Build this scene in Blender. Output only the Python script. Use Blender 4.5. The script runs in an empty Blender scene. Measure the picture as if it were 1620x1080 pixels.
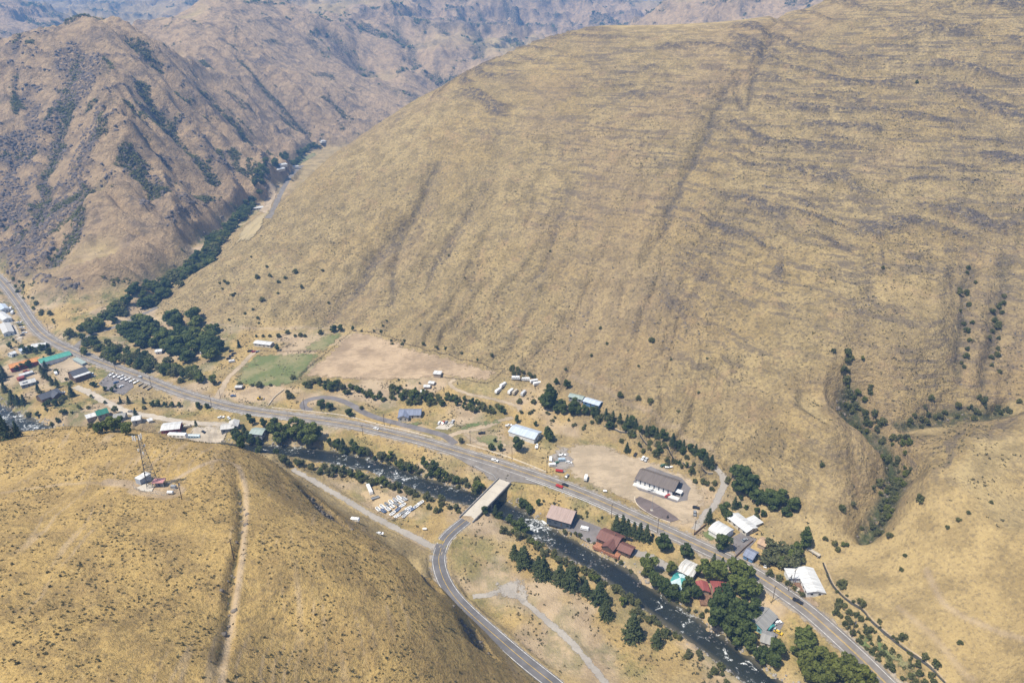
import bpy, bmesh, math, random
import numpy as np
from mathutils import Vector, Matrix

# ------------------------------------------------------------------ camera, sky, sun, exposure
R = math.radians
sc = bpy.context.scene
col = sc.collection
PITCH, CAM_H = R(24.0), 280.0
cam_d = bpy.data.cameras.new('camera'); cam_d.sensor_width = 36.0; cam_d.lens = 24.0
cam_d.clip_start = 1.0; cam_d.clip_end = 30000.0
cam = bpy.data.objects.new('camera', cam_d); col.objects.link(cam)
cam.location = (0, 0, CAM_H); cam.rotation_euler = (R(90) - PITCH, 0, 0)
sc.camera = cam

SUN_EL = R(62.0)
SUN_DIR = Vector((-0.86, -0.45, 0)).normalized() * math.cos(SUN_EL) + Vector((0, 0, math.sin(SUN_EL)))   # towards the sun
world = bpy.data.worlds.new('World'); sc.world = world; world.use_nodes = True
nt = world.node_tree; nt.nodes.clear()
wo = nt.nodes.new('ShaderNodeOutputWorld'); wb = nt.nodes.new('ShaderNodeBackground'); ws = nt.nodes.new('ShaderNodeTexSky')
ws.sky_type = 'NISHITA'; ws.sun_disc = False; ws.sun_elevation = SUN_EL
ws.sun_rotation = math.atan2(SUN_DIR.x, SUN_DIR.y); ws.air_density = 1.0; ws.dust_density = 1.5; ws.altitude = 600
wb.inputs['Strength'].default_value = 0.11
nt.links.new(ws.outputs[0], wb.inputs[0]); nt.links.new(wb.outputs[0], wo.inputs[0])
sun_d = bpy.data.lights.new('sun', 'SUN'); sun_d.energy = 5.0; sun_d.angle = R(0.6); sun_d.color = (1.0, 0.92, 0.77)
sun = bpy.data.objects.new('sun', sun_d); col.objects.link(sun)
sun.rotation_euler = (-SUN_DIR).to_track_quat('-Z', 'Y').to_euler(); sun.location = (0, 0, 600)
sc.view_settings.view_transform = 'Standard'; sc.view_settings.look = 'None'
sc.view_settings.exposure = 0.72; sc.view_settings.gamma = 1.0
sc.cycles.use_denoising = True
sc.cycles.max_bounces = 5; sc.cycles.volume_bounces = 0; sc.cycles.transparent_max_bounces = 8
rng = np.random.default_rng(7); random.seed(11)

# ------------------------------------------------------------------ photo pixels -> rays
CT, ST, FPX = math.cos(PITCH), math.sin(PITCH), 1080.0
def ray(px, py):
    a = (np.asarray(px, float) - 810) / FPX; b = -(np.asarray(py, float) - 540) / FPX
    return a, CT + b * ST, -ST + b * CT
def on_z(px, py, z):
    a, dy, dz = ray(px, py); t = (z - CAM_H) / dz
    return float(a * t), float(dy * t), float(z)
def at_y(px, py, y):
    a, dy, dz = ray(px, py); t = y / dy
    return float(a * t), float(y), float(CAM_H + dz * t)
def to_px(p):
    x, y, z = p[0], p[1], p[2] - CAM_H
    f = y * CT - z * ST; u = y * ST + z * CT
    return 810 + FPX * x / f, 540 - FPX * u / f

# ------------------------------------------------------------------ numpy noise
_perm = rng.permutation(4096)
_ga = rng.random(4096) * 2 * np.pi; _gx, _gy = np.cos(_ga), np.sin(_ga)
def pn(x, y, seed=0):
    xi = np.floor(x).astype(np.int64); yi = np.floor(y).astype(np.int64); xf = x - xi; yf = y - yi
    u = xf * xf * xf * (xf * (xf * 6 - 15) + 10); v = yf * yf * yf * (yf * (yf * 6 - 15) + 10)
    def g(i, j, fx, fy):
        h = _perm[(_perm[(i + seed * 131) & 4095] + j) & 4095]
        return _gx[h] * fx + _gy[h] * fy
    a = g(xi, yi, xf, yf); b = g(xi + 1, yi, xf - 1, yf); c = g(xi, yi + 1, xf, yf - 1); d = g(xi + 1, yi + 1, xf - 1, yf - 1)
    return ((a + (b - a) * u) + ((c + (d - c) * u) - (a + (b - a) * u)) * v) * 1.5
def fbm(x, y, o=4, seed=0, gain=.5):
    s = 0; a = 1.0
    for k in range(o): s = s + a * pn(x, y, seed + k); x = x * 2.03; y = y * 2.03; a *= gain
    return s
def ridged(x, y, o=4, seed=0):
    s = 0; a = 1.0; 
    for k in range(o): s = s + a * (1 - 2 * np.abs(pn(x, y, seed + k))); x = x * 2.03; y = y * 2.03; a *= .5
    return s
def smooth(a, b, x):
    t = np.clip((x - a) / (b - a), 0, 1); return t * t * (3 - 2 * t)

# ------------------------------------------------------------------ terrain control points
Z = []   # (px, py, z): a pixel whose ground height is known
for s in '''0,445,0 60,515,0 110,548,0 180,575,0 260,600,0 330,617,0 400,635,0 470,650,0 550,665,0 620,680,0 700,700,0 800,745,0 900,772,0 1000,800,0 1100,845,0 1200,890,0 1300,970,0 1400,1055,0
330,560,3 420,590,3 430,560,6 540,560,8 600,545,10 700,570,11 780,600,10 600,600,4 700,650,2 760,655,2 850,645,6 900,680,2 950,720,1 1000,680,8 1100,770,1 1130,760,3 1060,700,9 1170,820,2 1250,870,3 1310,930,4 1380,1010,5 1450,1075,6 1000,750,0.5 1050,800,0
300,505,8 420,518,12 560,514,14 650,542,15 760,580,14 850,600,13 960,636,13 1060,684,13 1150,738,11 1250,803,9 1300,858,8
20,520,-1 60,560,-1 100,600,-2 60,620,-3 150,620,-1 250,660,-2 330,672,-2 20,630,-4 380,672,-2 430,690,-2
480,748,-1 520,765,-1 600,800,-1 660,840,0 700,830,0 560,765,-3 690,870,0 700,930,0 800,1000,1 860,1070,2 760,870,0 850,890,-1 850,960,0 950,960,-2 950,1060,0 1050,1060,-3 1100,1075,-4 820,850,-2
600,705,-2 500,690,-2 880,812,-3 950,840,-3 1050,900,-3 1100,930,-3 1200,980,-3 1250,1040,-3 660,735,-2
150,530,1 200,510,2 250,480,3 230,560,1 300,540,2 180,545,0
330,425,7 380,365,13 420,330,18 440,310,20 455,285,23 480,260,27 510,238,32
1345,575,66 1350,640,45 1400,690,38 1420,745,30 1385,820,14 1330,865,8 1500,655,44 1620,642,50 1440,660,44
1300,560,69 1300,680,49 1330,780,27 1280,830,14 1440,600,62 1500,560,75
1430,775,38 1500,712,50 1620,660,58 1500,850,38 1620,800,48 1620,950,38 1500,1000,22 1400,900,18 1620,1080,30 1350,880,8 1550,1080,15 1700,900,55 1450,930,22
1620,600,58 1620,450,103
0,690,70 60,678,77 130,682,83 200,690,88 340,702,84 400,715,76 440,737,64 480,795,66 555,838,66 640,880,60 690,925,54 722,985,50 765,1045,46 700,905,1 722,945,1 748,975,1 800,1022,2 660,862,1 600,830,0 545,800,-1
240,765,98 190,770,97 300,770,97 100,760,95 0,760,88 370,750,93 380,900,104 100,850,108 0,950,120 0,1080,128 200,950,114 350,1080,113 500,900,97 450,820,91 600,1000,88 560,930,88 690,1080,72 480,1050,92 220,1080,122
110,527,4 200,482,6 270,432,10 330,382,14 390,320,20 440,258,28 490,230,34 0,405,4 60,480,4'''.split():
    Z.append(on_z(*map(float, s.split(','))))
for s in '''330,432,740 420,350,850 470,300,920 540,238,970 650,165,1030 735,118,1060 830,75,1080 940,42,1100 1020,40,1090 1100,37,1080 1200,28,1065 1280,12,1050 1330,-5,1030 1450,-40,1000 1620,-90,960
1620,300,620 1620,150,760 1620,0,900
150,420,790 165,320,940 180,205,1100 170,140,1230 150,42,1420 80,48,1420 0,66,1380 60,330,1000 0,250,1130 60,150,1270 110,240,1150
300,330,1060 260,200,1250 200,58,1460 350,180,1500 280,100,1600 430,160,1800 330,60,1900 335,5,2250 218,44,1950 440,100,2000 500,150,1900 440,2,2500 400,20,2300 560,120,2300 640,135,2300 700,116,2500 560,30,3000 620,80,2700 700,45,3200 830,62,3400 780,0,3500 880,2,3700 945,38,3600 950,28,6000 1000,10,6000 1060,28,2600 1100,14,2800 1150,4,2900 1250,-15,3000
0,30,5000 100,10,5000 200,15,4800 300,-5,5000 0,58,3600 60,40,3400 640,-30,4200 500,-40,4200 750,-50,4500'''.split():
    Z.append(at_y(*map(float, s.split(','))))
for px in range(-200, 1900, 150): Z.append(at_y(px, -75, 6900))
for p in ((735, 118, 1060), (830, 75, 1080), (940, 42, 1100), (1100, 37, 1080), (1280, 12, 1050)):
    x, y, z = at_y(*p); Z.append((x * 1.1 - 10, y + 130, z - 26)); Z.append((x * 1.25 - 20, y + 330, z - 120))
Z += [(-420, 900, 15), (-400, 1250, 28), (-430, 1600, 34), (-330, 1900, 48), (-100, 2050, 60), (200, 1900, 70), (600, 2000, 90), (1000, 1500, 180), (1300, 1200, 300), (700, 700, 210), (800, 950, 330),
      (-980, 1850, 170), (-1100, 2300, 120), (-1300, 3000, 150), (-900, 1450, 282), (-1050, 1420, 268), (-700, 800, 5), (-850, 900, 8), (-1000, 800, 20), (-900, 600, 60), (-600, 500, 10), (-520, 420, 5), (-650, 300, 90),
      (-400, 250, 100), (-300, 120, 135), (-150, 60, 130), (0, 60, 100), (100, 100, 40), (60, 180, 10), (250, 100, 5), (350, 200, 60), (500, 300, 120), (600, 450, 160), (0, 130, 40), (180, 160, 4),
      (0, 2300, 90), (-250, 2350, 80), (500, 4500, 420), (1500, 4500, 500), (2500, 3500, 600), (-2500, 3500, 500), (-3000, 5500, 600), (3500, 6000, 700), (2000, 2000, 450), (-2000, 2000, 350), (-1600, 1500, 250), (300, 3000, 150), (700, 3300, 200)]
CP = np.array(Z)
def _phi(d2): return np.sqrt(d2 + 22.0 ** 2)
_A = np.zeros((len(CP) + 1,) * 2); _d = ((CP[:, None, :2] - CP[None, :, :2]) ** 2).sum(-1)
_A[:-1, :-1] = _phi(_d) - np.eye(len(CP)) * 0.6; _A[-1, :-1] = 1; _A[:-1, -1] = 1
_w = np.linalg.solve(_A, np.append(CP[:, 2], 0))
def base_height(x, y):
    sh = x.shape; x = x.ravel(); y = y.ravel(); out = np.empty_like(x)
    for i in range(0, len(x), 40000):
        d2 = (x[i:i + 40000, None] - CP[None, :, 0]) ** 2 + (y[i:i + 40000, None] - CP[None, :, 1]) ** 2
        out[i:i + 40000] = _phi(d2) @ _w[:-1] + _w[-1]
    return out.reshape(sh)

# ------------------------------------------------------------------ terrain grid (rows grow with distance so that near ground is finer)
NC, YR0, YR1, RATIO = 720, 70.0, 7000.0, 0.0046
NR = int(math.log(YR1 / YR0) / RATIO)
ROWS = YR0 * np.exp(np.arange(NR) * RATIO)
def half_w(y): return 130 + 0.80 * y
TT = np.linspace(-1, 1, NC)
GX = TT[None, :] * half_w(ROWS)[:, None]; GY = np.repeat(ROWS[:, None], NC, 1)
GZ = base_height(GX, GY)
def h_at(x, y, grid=None):
    g = GZ if grid is None else grid
    x = np.asarray(x, float); y = np.asarray(y, float)
    r = np.clip(np.log(np.maximum(y, YR0) / YR0) / RATIO, 0, NR - 1.001); c = np.clip((x / half_w(y) + 1) * .5 * (NC - 1), 0, NC - 1.001)
    i = r.astype(int); j = c.astype(int); fr = r - i; fc = c - j
    return (g[i, j] * (1 - fc) + g[i, j + 1] * fc) * (1 - fr) + (g[i + 1, j] * (1 - fc) + g[i + 1, j + 1] * fc) * fr
_TS = 90 * np.exp(np.linspace(0, math.log(8500 / 90), 2600))
def ground(px, py):
    a, dy, dz = ray(px, py)
    z = CAM_H + dz * _TS - h_at(a * _TS, dy * _TS)
    k = np.argmax(z < 0)
    if z[k] >= 0: k = len(_TS) - 1
    t0, t1 = _TS[max(k - 1, 0)], _TS[k]; z0, z1 = z[max(k - 1, 0)], z[k]
    t = t0 + (t1 - t0) * (z0 / (z0 - z1) if z0 > z1 else 0)
    return float(a * t), float(dy * t), float(CAM_H + dz * t)
def path(s, z=None):
    pts = [tuple(map(float, q.split(','))) for q in s.split()]
    return [ground(*p[:2]) if z is None else on_z(p[0], p[1], z) for p in pts]
def spline(pts, step=4.0):
    P = np.array(pts); Q = np.vstack([2 * P[0] - P[1], P, 2 * P[-1] - P[-2]]); out = []
    for i in range(1, len(Q) - 2):
        n = max(2, int(np.linalg.norm(Q[i + 1] - Q[i]) / step)); t = np.linspace(0, 1, n, endpoint=False)[:, None]
        out.append(.5 * (2 * Q[i] + (Q[i + 1] - Q[i - 1]) * t + (2 * Q[i - 1] - 5 * Q[i] + 4 * Q[i + 1] - Q[i + 2]) * t ** 2 + (3 * Q[i] - Q[i - 1] - 3 * Q[i + 1] + Q[i + 2]) * t ** 3))
    return np.vstack(out + [P[-1:]])
def dist_to(pl, x, y, rad):
    """distance of grid points to polyline pl and the z of the nearest point on it; inf outside rad"""
    pl = np.asarray(pl); D = np.full(x.shape, 1e9); ZZ = np.zeros(x.shape); S = np.zeros(x.shape); acc = 0.0
    for p, q in zip(pl[:-1], pl[1:]):
        vx, vy = q[0] - p[0], q[1] - p[1]; L2 = vx * vx + vy * vy + 1e-9; L = math.sqrt(L2)
        lo, hi = min(p[1], q[1]) - rad, max(p[1], q[1]) + rad
        i0, i1 = np.searchsorted(ROWS, lo), np.searchsorted(ROWS, hi)
        if i1 > i0 and x.shape == GX.shape:
            hw = half_w(ROWS[i0]); hw2 = half_w(ROWS[min(i1, NR - 1)])
            tl = min((min(p[0], q[0]) - rad) / hw, (min(p[0], q[0]) - rad) / hw2); th = max((max(p[0], q[0]) + rad) / hw, (max(p[0], q[0]) + rad) / hw2)
            j0 = int(np.clip((tl + 1) / 2 * (NC - 1), 0, NC)); j1 = int(np.clip((th + 1) / 2 * (NC - 1) + 2, 0, NC))
            sl = (slice(i0, i1), slice(j0, j1)); X, Y = x[sl], y[sl]
            if X.size == 0: acc += L; continue
            t = np.clip(((X - p[0]) * vx + (Y - p[1]) * vy) / L2, 0, 1)
            d = np.hypot(X - p[0] - t * vx, Y - p[1] - t * vy); m = d < D[sl]
            D[sl] = np.where(m, d, D[sl]); ZZ[sl] = np.where(m, p[2] + t * (q[2] - p[2]), ZZ[sl]); S[sl] = np.where(m, acc + t * L, S[sl])
        acc += L
    return D, ZZ, S

# ------------------------------------------------------------------ terrain relief
gy, gx = np.gradient(GZ); _sx = np.gradient(GX, axis=1); _sy = np.gradient(GY, axis=0)
SLOPE = np.hypot(gx / _sx, gy / _sy - 0)
STEEP = smooth(.14, .34, SLOPE)
XC = np.interp(GY, [0, 600, 700, 900, 1126, 1400, 1660, 1900, 2100], [-640, -470, -400, -425, -395, -400, -470, -330, 2000])
LEFT = smooth(15, -45, GX - XC) * smooth(600, 680, GY)            # left mountain and everything beyond the side canyon
FARW = smooth(1200, 1500, GY)
FORE = smooth(120, 60, GX + np.maximum(0, GY - 330) * .2) * smooth(420, 340, GY) * smooth(5, 22, GZ)
BIG = STEEP * (1 - LEFT) * smooth(330, 420, GY + .2 * GX)
rib_a, rib_b = np.array(ground(960, 560)), np.array(ground(1085, 270))
UP = (rib_b - rib_a)[:2]; UP /= np.linalg.norm(UP); AC = np.array([UP[1], -UP[0]])
s_ac = GX * AC[0] + GY * AC[1]; s_up = GX * UP[0] + GY * UP[1]
warp = fbm(GX / 160, GY / 160, 3, 40) * 22
low = smooth(235, 90, GZ)                                          # ribs are strongest on the lower slope
ribs = ridged((s_ac + warp) / 34, s_up / 420, 3, 3)
low2 = smooth(150, 45, GZ) * smooth(-300, -120, GX) * smooth(200, 120, GX)
GZ = GZ + BIG * (.9 + 1.2 * low + 3.6 * low2) * (1 - FARW) * ribs
RILL = BIG * smooth(.15, -.55, ribs) * (.25 + .75 * low2) * (1 - FARW)  # rill beds, coloured darker than the ribs by way of the rock mask
GZ = GZ + BIG * (1 - FARW) * fbm(GX / 70, GY / 70, 4, 21) * 2.2
str_c = GZ + .10 * GX - .05 * GY + fbm(GX / 190, GY / 190, 3, 9) * 16   # dipping lava flows show as ledges
ledge_n = fbm(GX / 90, str_c / 7, 3, 14)
LEDGE = BIG * smooth(.25, .75, fbm(GX / 240, GY / 240, 3, 61) + (GZ - 95) / 190 + (GX - 60) / 900) * smooth(.05, .5, ledge_n)
GZ = GZ + LEDGE * 3.2
wx = fbm(GX / 260, GY / 260, 3, 70) * 60; wy = fbm(GX / 260, GY / 260, 3, 77) * 60
lm = LEFT * STEEP * (1 - .55 * smooth(1500, 2200, GY))
rr = ridged((GX + wx) / 130 + GY / 420, (GY + wy) / 300, 5, 33)
GZ = GZ + lm * rr * 8.0
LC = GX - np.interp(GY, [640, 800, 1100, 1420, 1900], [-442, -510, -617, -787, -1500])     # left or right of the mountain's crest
rib_l = ridged((GY + .35 * GX + wy * .5) / 62, (GX + wx * .4) / 330, 4, 37) * smooth(-60, 20, LC)
GZ = GZ + LEFT * STEEP * smooth(2300, 1700, GY) * (rib_l * 12.0 + ridged((GX + wx) / 38, (GY + wy) / 52, 4, 43) * 2.6)
lb = ((GZ + .05 * GX + fbm(GX / 120, GY / 120, 3, 96) * 13) / 27) % 1
LBAND = LEFT * STEEP * smooth(.62, .86, lb) * smooth(1.0, .97, lb) * smooth(.05, .4, fbm(GX / 85, GY / 85, 3, 97) + .25 * smooth(20, -60, LC) + .05) * smooth(2500, 1900, GY)
GZ = GZ + LBAND * 4.5
far_r = ridged((GX + wx * 3) / 520, (GY + wy * 3) / 760, 6, 88)
GZ = GZ + smooth(1900, 2800, GY) * far_r * 52 * smooth(.05, .25, SLOPE + .1)
bench = np.abs(((GZ + .03 * GX + fbm(GX / 400, GY / 400, 3, 91) * 30) / 62) % 1 - .5)
BENCH = smooth(.36, .46, bench) * smooth(2300, 3000, GY)
GZ = GZ + BENCH * 16 + smooth(1900, 2800, GY) * ridged((GX + wx) / 150, (GY + wy) / 240, 4, 95) * 11
fa, fb = np.array(ground(160, 1070)), np.array(ground(270, 830)); fu = (fb - fa)[:2]; fu /= np.linalg.norm(fu)
f_ac = GX * fu[1] - GY * fu[0]; f_up = GX * fu[0] + GY * fu[1]
FUR = ridged((f_ac + fbm(GX / 40, GY / 40, 2, 52) * 3) / 6.0, f_up / 160, 1, 56)
FURROW = ridged((f_ac + fbm(GX / 40, GY / 40, 2, 52) * 3) / 7.5, f_up / 120, 2, 53) * .22 * smooth(-.3, .4, fbm(GX / 50, GY / 50, 2, 54))
GZ = GZ + FORE * (fbm(GX / 45, GY / 45, 4, 51) * 1.5 + FURROW + fbm(GX / 7, GY / 7, 3, 55) * .28)
GZ = GZ + (1 - STEEP) * (1 - FORE) * fbm(GX / 30, GY / 30, 3, 57) * .25 * (1 - FARW)
GZ = GZ + STEEP * (1 - FARW) * fbm(GX / 9, GY / 9, 2, 58) * .45

ROCK = np.zeros_like(GZ); BRUSH = np.zeros_like(GZ); DIRT = np.zeros_like(GZ); GREEN = np.zeros_like(GZ)
def carve(s, depth, width, rock=0.0, brush=0.0, dirt=0.0, green=0.0, sharp=1.0, wob=6.0):
    """a gully (depth > 0) or spur (depth < 0) along a line traced on the slope"""
    global GZ, ROCK, BRUSH, DIRT, GREEN
    pl = spline(path(s) if isinstance(s, str) else s, 8.0)
    pl[:, 0] += fbm(pl[:, 1] / 40, pl[:, 0] / 40, 2, 5) * wob
    D, _, S = dist_to(pl, GX, GY, width * 1.3)
    L = S.max() + 1e-6; ends = smooth(0, .12, S / L) * smooth(1.0, .9, S / L)
    w = width * (.75 + .35 * fbm(S / 50, D * 0 + .3, 2, 15))
    prof = np.clip(1 - D / w, 0, 1) ** sharp * ends
    GZ = GZ - depth * prof
    core = smooth(.45, .9, prof)
    ROCK = np.maximum(ROCK, rock * core); BRUSH = np.maximum(BRUSH, brush * core); DIRT = np.maximum(DIRT, dirt * core); GREEN = np.maximum(GREEN, green * core)
# gullies on the big hill
carve('1265,15 1215,60 1160,120 1125,190 1085,275 1058,330 1030,390 1000,440 985,490 955,535 925,560 895,600', 6.0, 14, rock=.9, brush=.15)
carve('700,235 690,265 665,320 640,370 622,430 612,500', 5.0, 13, rock=.8, brush=.25)
carve('1160,300 1110,380 1060,450 1010,520 985,560', 2.5, 15, rock=.3)
carve('1100,470 1080,515 1045,560 1010,620', 3.0, 14, rock=.2)
carve('870,395 845,470 815,530 800,570', 2.0, 14, rock=.25)
carve('950,440 915,510 880,580', 2.2, 14, rock=.3)
carve('770,380 740,450 720,530', 1.8, 13, rock=.25)
carve('1130,540 1090,610 1060,660', 2.4, 12); carve('1170,570 1130,640 1105,690', 2.2, 12); carve('1220,590 1190,660 1160,710', 2.0, 12)
carve('1400,380 1380,450 1362,520 1348,570', 3.0, 18, rock=.3)
carve('1343,560 1348,600 1352,640 1375,675 1405,715 1425,750 1408,790 1385,825 1345,862', 13, 20, rock=.9, brush=1.0, green=.45, sharp=.85, wob=4)
carve('1620,640 1560,648 1500,655 1450,662 1400,685', 7, 17, rock=.35, brush=.9, green=.3, sharp=.8)
carve('1545,395 1530,440 1528,500 1518,560 1500,640', 5, 16, rock=.5, brush=.35)
carve('1600,380 1580,470 1575,540 1565,600 1560,640', 4, 15, rock=.5, brush=.35)
# spurs and ravines of the left mountain and beyond
for s in ('170,90 230,130 300,215 370,300', '205,55 262,102 330,180 400,250', '265,85 345,125 420,195 470,235', '330,30 400,80 460,140 525,205', '170,200 230,290 300,380', '160,150 225,240 320,350'):
    carve(s, -18, 38, wob=10)
for s in ('190,55 245,98 262,112', '200,110 265,200 350,305', '300,120 380,205 430,250', '370,85 440,160 500,220', ):
    carve(s, 10, 30, brush=.95, rock=.6, wob=8)
carve('184,215 205,248 232,280 258,305', 14, 46, brush=1.0, rock=1.0, wob=8)
carve('150,300 120,360 70,430', 6, 34, rock=1.0, brush=.5, wob=12)
carve('120,60 105,140 95,230 60,330 10,400', 9, 36, rock=.9, brush=.3, wob=14)
carve('50,110 35,220 0,330', 8, 34, rock=.8, wob=14)
carve('600,20 640,60 660,110', 22, 90, brush=.8, rock=.5); carve('500,30 560,90 600,125', 22, 90, brush=.7, rock=.5); carve('740,10 760,60 740,100', 20, 80, brush=.7, rock=.6)
# cliff on the edge of the foreground hill, track and ditch running over it
for s in ('470,765 500,790 540,830', '630,870 670,905 700,940', '715,955 740,985 765,1030'): carve(s, 5.0, 9, rock=1.0, brush=.75, sharp=.6, wob=3)
carve('372,745 378,790 376,840 368,900 358,960 350,1020 342,1085', 2.4, 3.6, rock=.4, brush=1.0, wob=1.5)
ROCK = np.maximum(ROCK, np.maximum(LEDGE * 1.15, RILL * .85))
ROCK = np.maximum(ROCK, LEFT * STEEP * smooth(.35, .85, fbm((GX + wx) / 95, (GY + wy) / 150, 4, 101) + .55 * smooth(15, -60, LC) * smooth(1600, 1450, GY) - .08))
BRUSH = np.maximum(BRUSH, LEFT * STEEP * smooth(.52, .80, fbm((GX + wx) / 60, (GY + wy) / 60, 4, 111) + .15 * (ROCK > .5)))
ROCK = np.maximum(ROCK, np.maximum(BENCH * .9, LBAND)); BRUSH = np.maximum(BRUSH, BENCH * smooth(0, .4, fbm(GX / 140, GY / 140, 3, 121)) + smooth(1900, 2400, GY) * smooth(.3, .6, fbm(GX / 160, GY / 160, 4, 131) - .2 * far_r / 2))
BRUSH = np.clip(BRUSH, 0, 1)

# ------------------------------------------------------------------ river bed, roads and lots pressed into the terrain
WATER_Z = -7.0
RIVER = spline(path('-60,622 0,652 30,668 100,690 200,701 300,706 400,711 480,717 544,727 600,740 642,757 697,776 739,787 780,800 808,813 863,846 919,877 974,909 1030,949 1086,988 1136,1024 1179,1058 1230,1098 1290,1150', WATER_Z), 6.0)
_rw = 8.6 + 1.6 * fbm(np.arange(len(RIVER)) / 14.0, np.zeros(len(RIVER)), 2, 5)
D, _, S = dist_to(RIVER, GX, GY, 60)
edge = 6.6 + fbm(GX / 11, GY / 11, 3, 66) * 2.6
prof = np.where(D < edge, WATER_Z - 1.3 + 0 * D, WATER_Z - 1.3 + (D - edge) * .9 + fbm(GX / 4, GY / 4, 2, 67) * .7)
cut = (D < 45) & (GZ < 25)
GZ = np.where(cut, np.minimum(GZ, prof), GZ)
BANK = np.where(D < 60, smooth(26, 12, D), 0)
GREEN = np.maximum(GREEN, BANK * .45 * smooth(-.2, .35, fbm(GX / 14, GY / 14, 3, 68)))
ROADS = {}
def road(key, s, width, zoff=0.0, z=None, blend=6.0, sm=9, win=None):
    """press a level road bed into the ground and remember its centre line"""
    global GZ, GREEN, BRUSH, ROCK
    pl = spline(path(s, z), 3.0)
    if z is None:
        zz = pl[:, 2].copy(); k = np.ones(2 * sm + 1) / (2 * sm + 1); zz = np.convolve(np.pad(zz, sm, mode='edge'), k, 'valid'); pl[:, 2] = zz
    pl[:, 2] += zoff
    D, ZZ, S = dist_to(pl, GX, GY, width / 2 + blend + 3)
    w = smooth(width / 2 + blend, width / 2 + 1.2, D)
    GZ = GZ * (1 - w) + ZZ * w
    c = smooth(width / 2 + 2, width / 2, D); GREEN = GREEN * (1 - c); BRUSH = BRUSH * (1 - c); ROCK = ROCK * (1 - c)
    ROADS[key] = (pl, width); return pl
road('highway', '-70,395 -30,420 0,442 28,476 55,516 83,539 125,559 167,576 222,596 278,618 333,635 383,647 467,659 550,671 633,689 683,702 767,727 805,739 878,764 947,791 1039,833 1094,858 1151,885 1198,910 1240,938 1282,969 1348,1028 1398,1077 1450,1128', 11.5, z=0.4, blend=8)
road('south_road', '737,823 714,842 700,860 694,885 700,912 716,940 742,968 780,1002 830,1045 880,1085 930,1130', 8.0, z=.5, blend=4)
road('river_road', '694,870 665,855 640,842 600,822 560,798 520,775 490,757 462,742', 4.4, z=-.4, blend=3)
road('pullout_track', '748,945 775,942 800,933 830,950 870,985 905,1020 945,1065 985,1110', 3.6, blend=3)
road('frontage_road', '720,702 706,691 690,685 640,672 600,662 575,652 555,640 530,630 505,628 484,634 480,644 492,650', 6.0, blend=3)
road('barn_drive', '712,690 728,683 750,680 775,673 795,664 812,660', 4.5, blend=2)
road('barn_drive_lower', '735,686 752,698 775,706 800,703', 3.5, blend=2)
road('field_drive', '340,634 352,614 362,597 380,580 392,566 402,556', 5.0, blend=2)
road('farm_track', '822,652 820,643 800,636 770,629 745,625 722,617 712,606 720,600', 4.0, blend=2)
road('town_road', '118,612 140,620 165,634 200,650 240,659 290,667 340,671 378,671', 6.5, blend=2)
road('canyon_road', '118,552 132,538 150,526 172,521 200,510 228,497 250,484', 6.5, blend=2)
road('canyon_road_upper', '424,345 432,332 440,315 447,300 455,287 463,275 478,262', 9.0, blend=3)
road('east_drive', '1098,838 1112,818 1128,803 1140,782 1146,760 1140,744 1128,734', 4.6, blend=2)
road('lower_drive', '905,835 930,845 960,868 990,872 1020,877 1050,893 1075,905', 6.0, blend=2)
PADS = {}
def pad(key, s, feather=5.0, z=None, lvl=.8):
    """smooth the ground inside a traced outline; returns the outline in metres"""
    global GZ, GREEN, ROCK
    P = np.array(path(s)); zc = float(np.mean(P[:, 2])) if z is None else z
    A = np.c_[P[:, :2], np.ones(len(P))]; k, *_ = np.linalg.lstsq(A, P[:, 2], rcond=None)   # best plane through the outline
    x0, x1, y0, y1 = P[:, 0].min() - feather, P[:, 0].max() + feather, P[:, 1].min() - feather, P[:, 1].max() + feather
    m = (GX > x0) & (GX < x1) & (GY > y0) & (GY < y1); X, Y = GX[m], GY[m]; ins = np.zeros(X.shape, bool); dmin = np.full(X.shape, 1e9)
    for i in range(len(P)):
        ax, ay = P[i - 1, :2]; bx, by = P[i, :2]
        ins ^= ((ay > Y) != (by > Y)) & (X < (bx - ax) * (Y - ay) / (by - ay + 1e-12) + ax)
        L2 = (bx - ax) ** 2 + (by - ay) ** 2; t = np.clip(((X - ax) * (bx - ax) + (Y - ay) * (by - ay)) / L2, 0, 1)
        dmin = np.minimum(dmin, np.hypot(X - ax - t * (bx - ax), Y - ay - t * (by - ay)))
    w = np.where(ins, 1, smooth(feather, 0, dmin)) * lvl
    GZ[m] = GZ[m] * (1 - w) + (X * k[0] + Y * k[1] + k[2]) * w
    PADS[key] = P; return P
pad('store_lot', '880,728 905,700 945,700 990,712 1040,728 1085,748 1110,770 1118,795 1108,828 1080,832 1045,817 1000,796 950,775 905,757')
pad('corral', '560,526 600,530 650,548 720,566 770,582 798,582 770,606 735,600 700,597 660,606 600,605 540,600 476,592')
pad('tower_pad', '195,762 225,752 270,752 292,765 286,785 255,795 215,785')
for k in ('tower_pad',): pass
def dirt_line(s, width, amount=1.0):
    global DIRT, BRUSH, ROCK
    pl = spline(path(s), 4.0); D, _, _ = dist_to(pl, GX, GY, width + 4); DIRT = np.maximum(DIRT, amount * smooth(width / 2 + 1.0, width / 2 - .4, D))
dirt_line('170,762 215,768 250,775', 5); dirt_line('270,762 300,745 335,730 360,729 378,740 388,770 389,810 384,870 374,940 362,1010 350,1090', 1.6, .9)
dirt_line('225,772 270,778', 11, .8); dirt_line('0,780 80,768 170,764', 2.2, .5)
dirt_line('1465,900 1500,960 1560,990 1620,1010', 2.0, .6); dirt_line('1420,960 1480,1010 1540,1075', 1.8, .5); dirt_line('900,596 1000,640 1080,690 1130,722', 3.0, .5)
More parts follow.
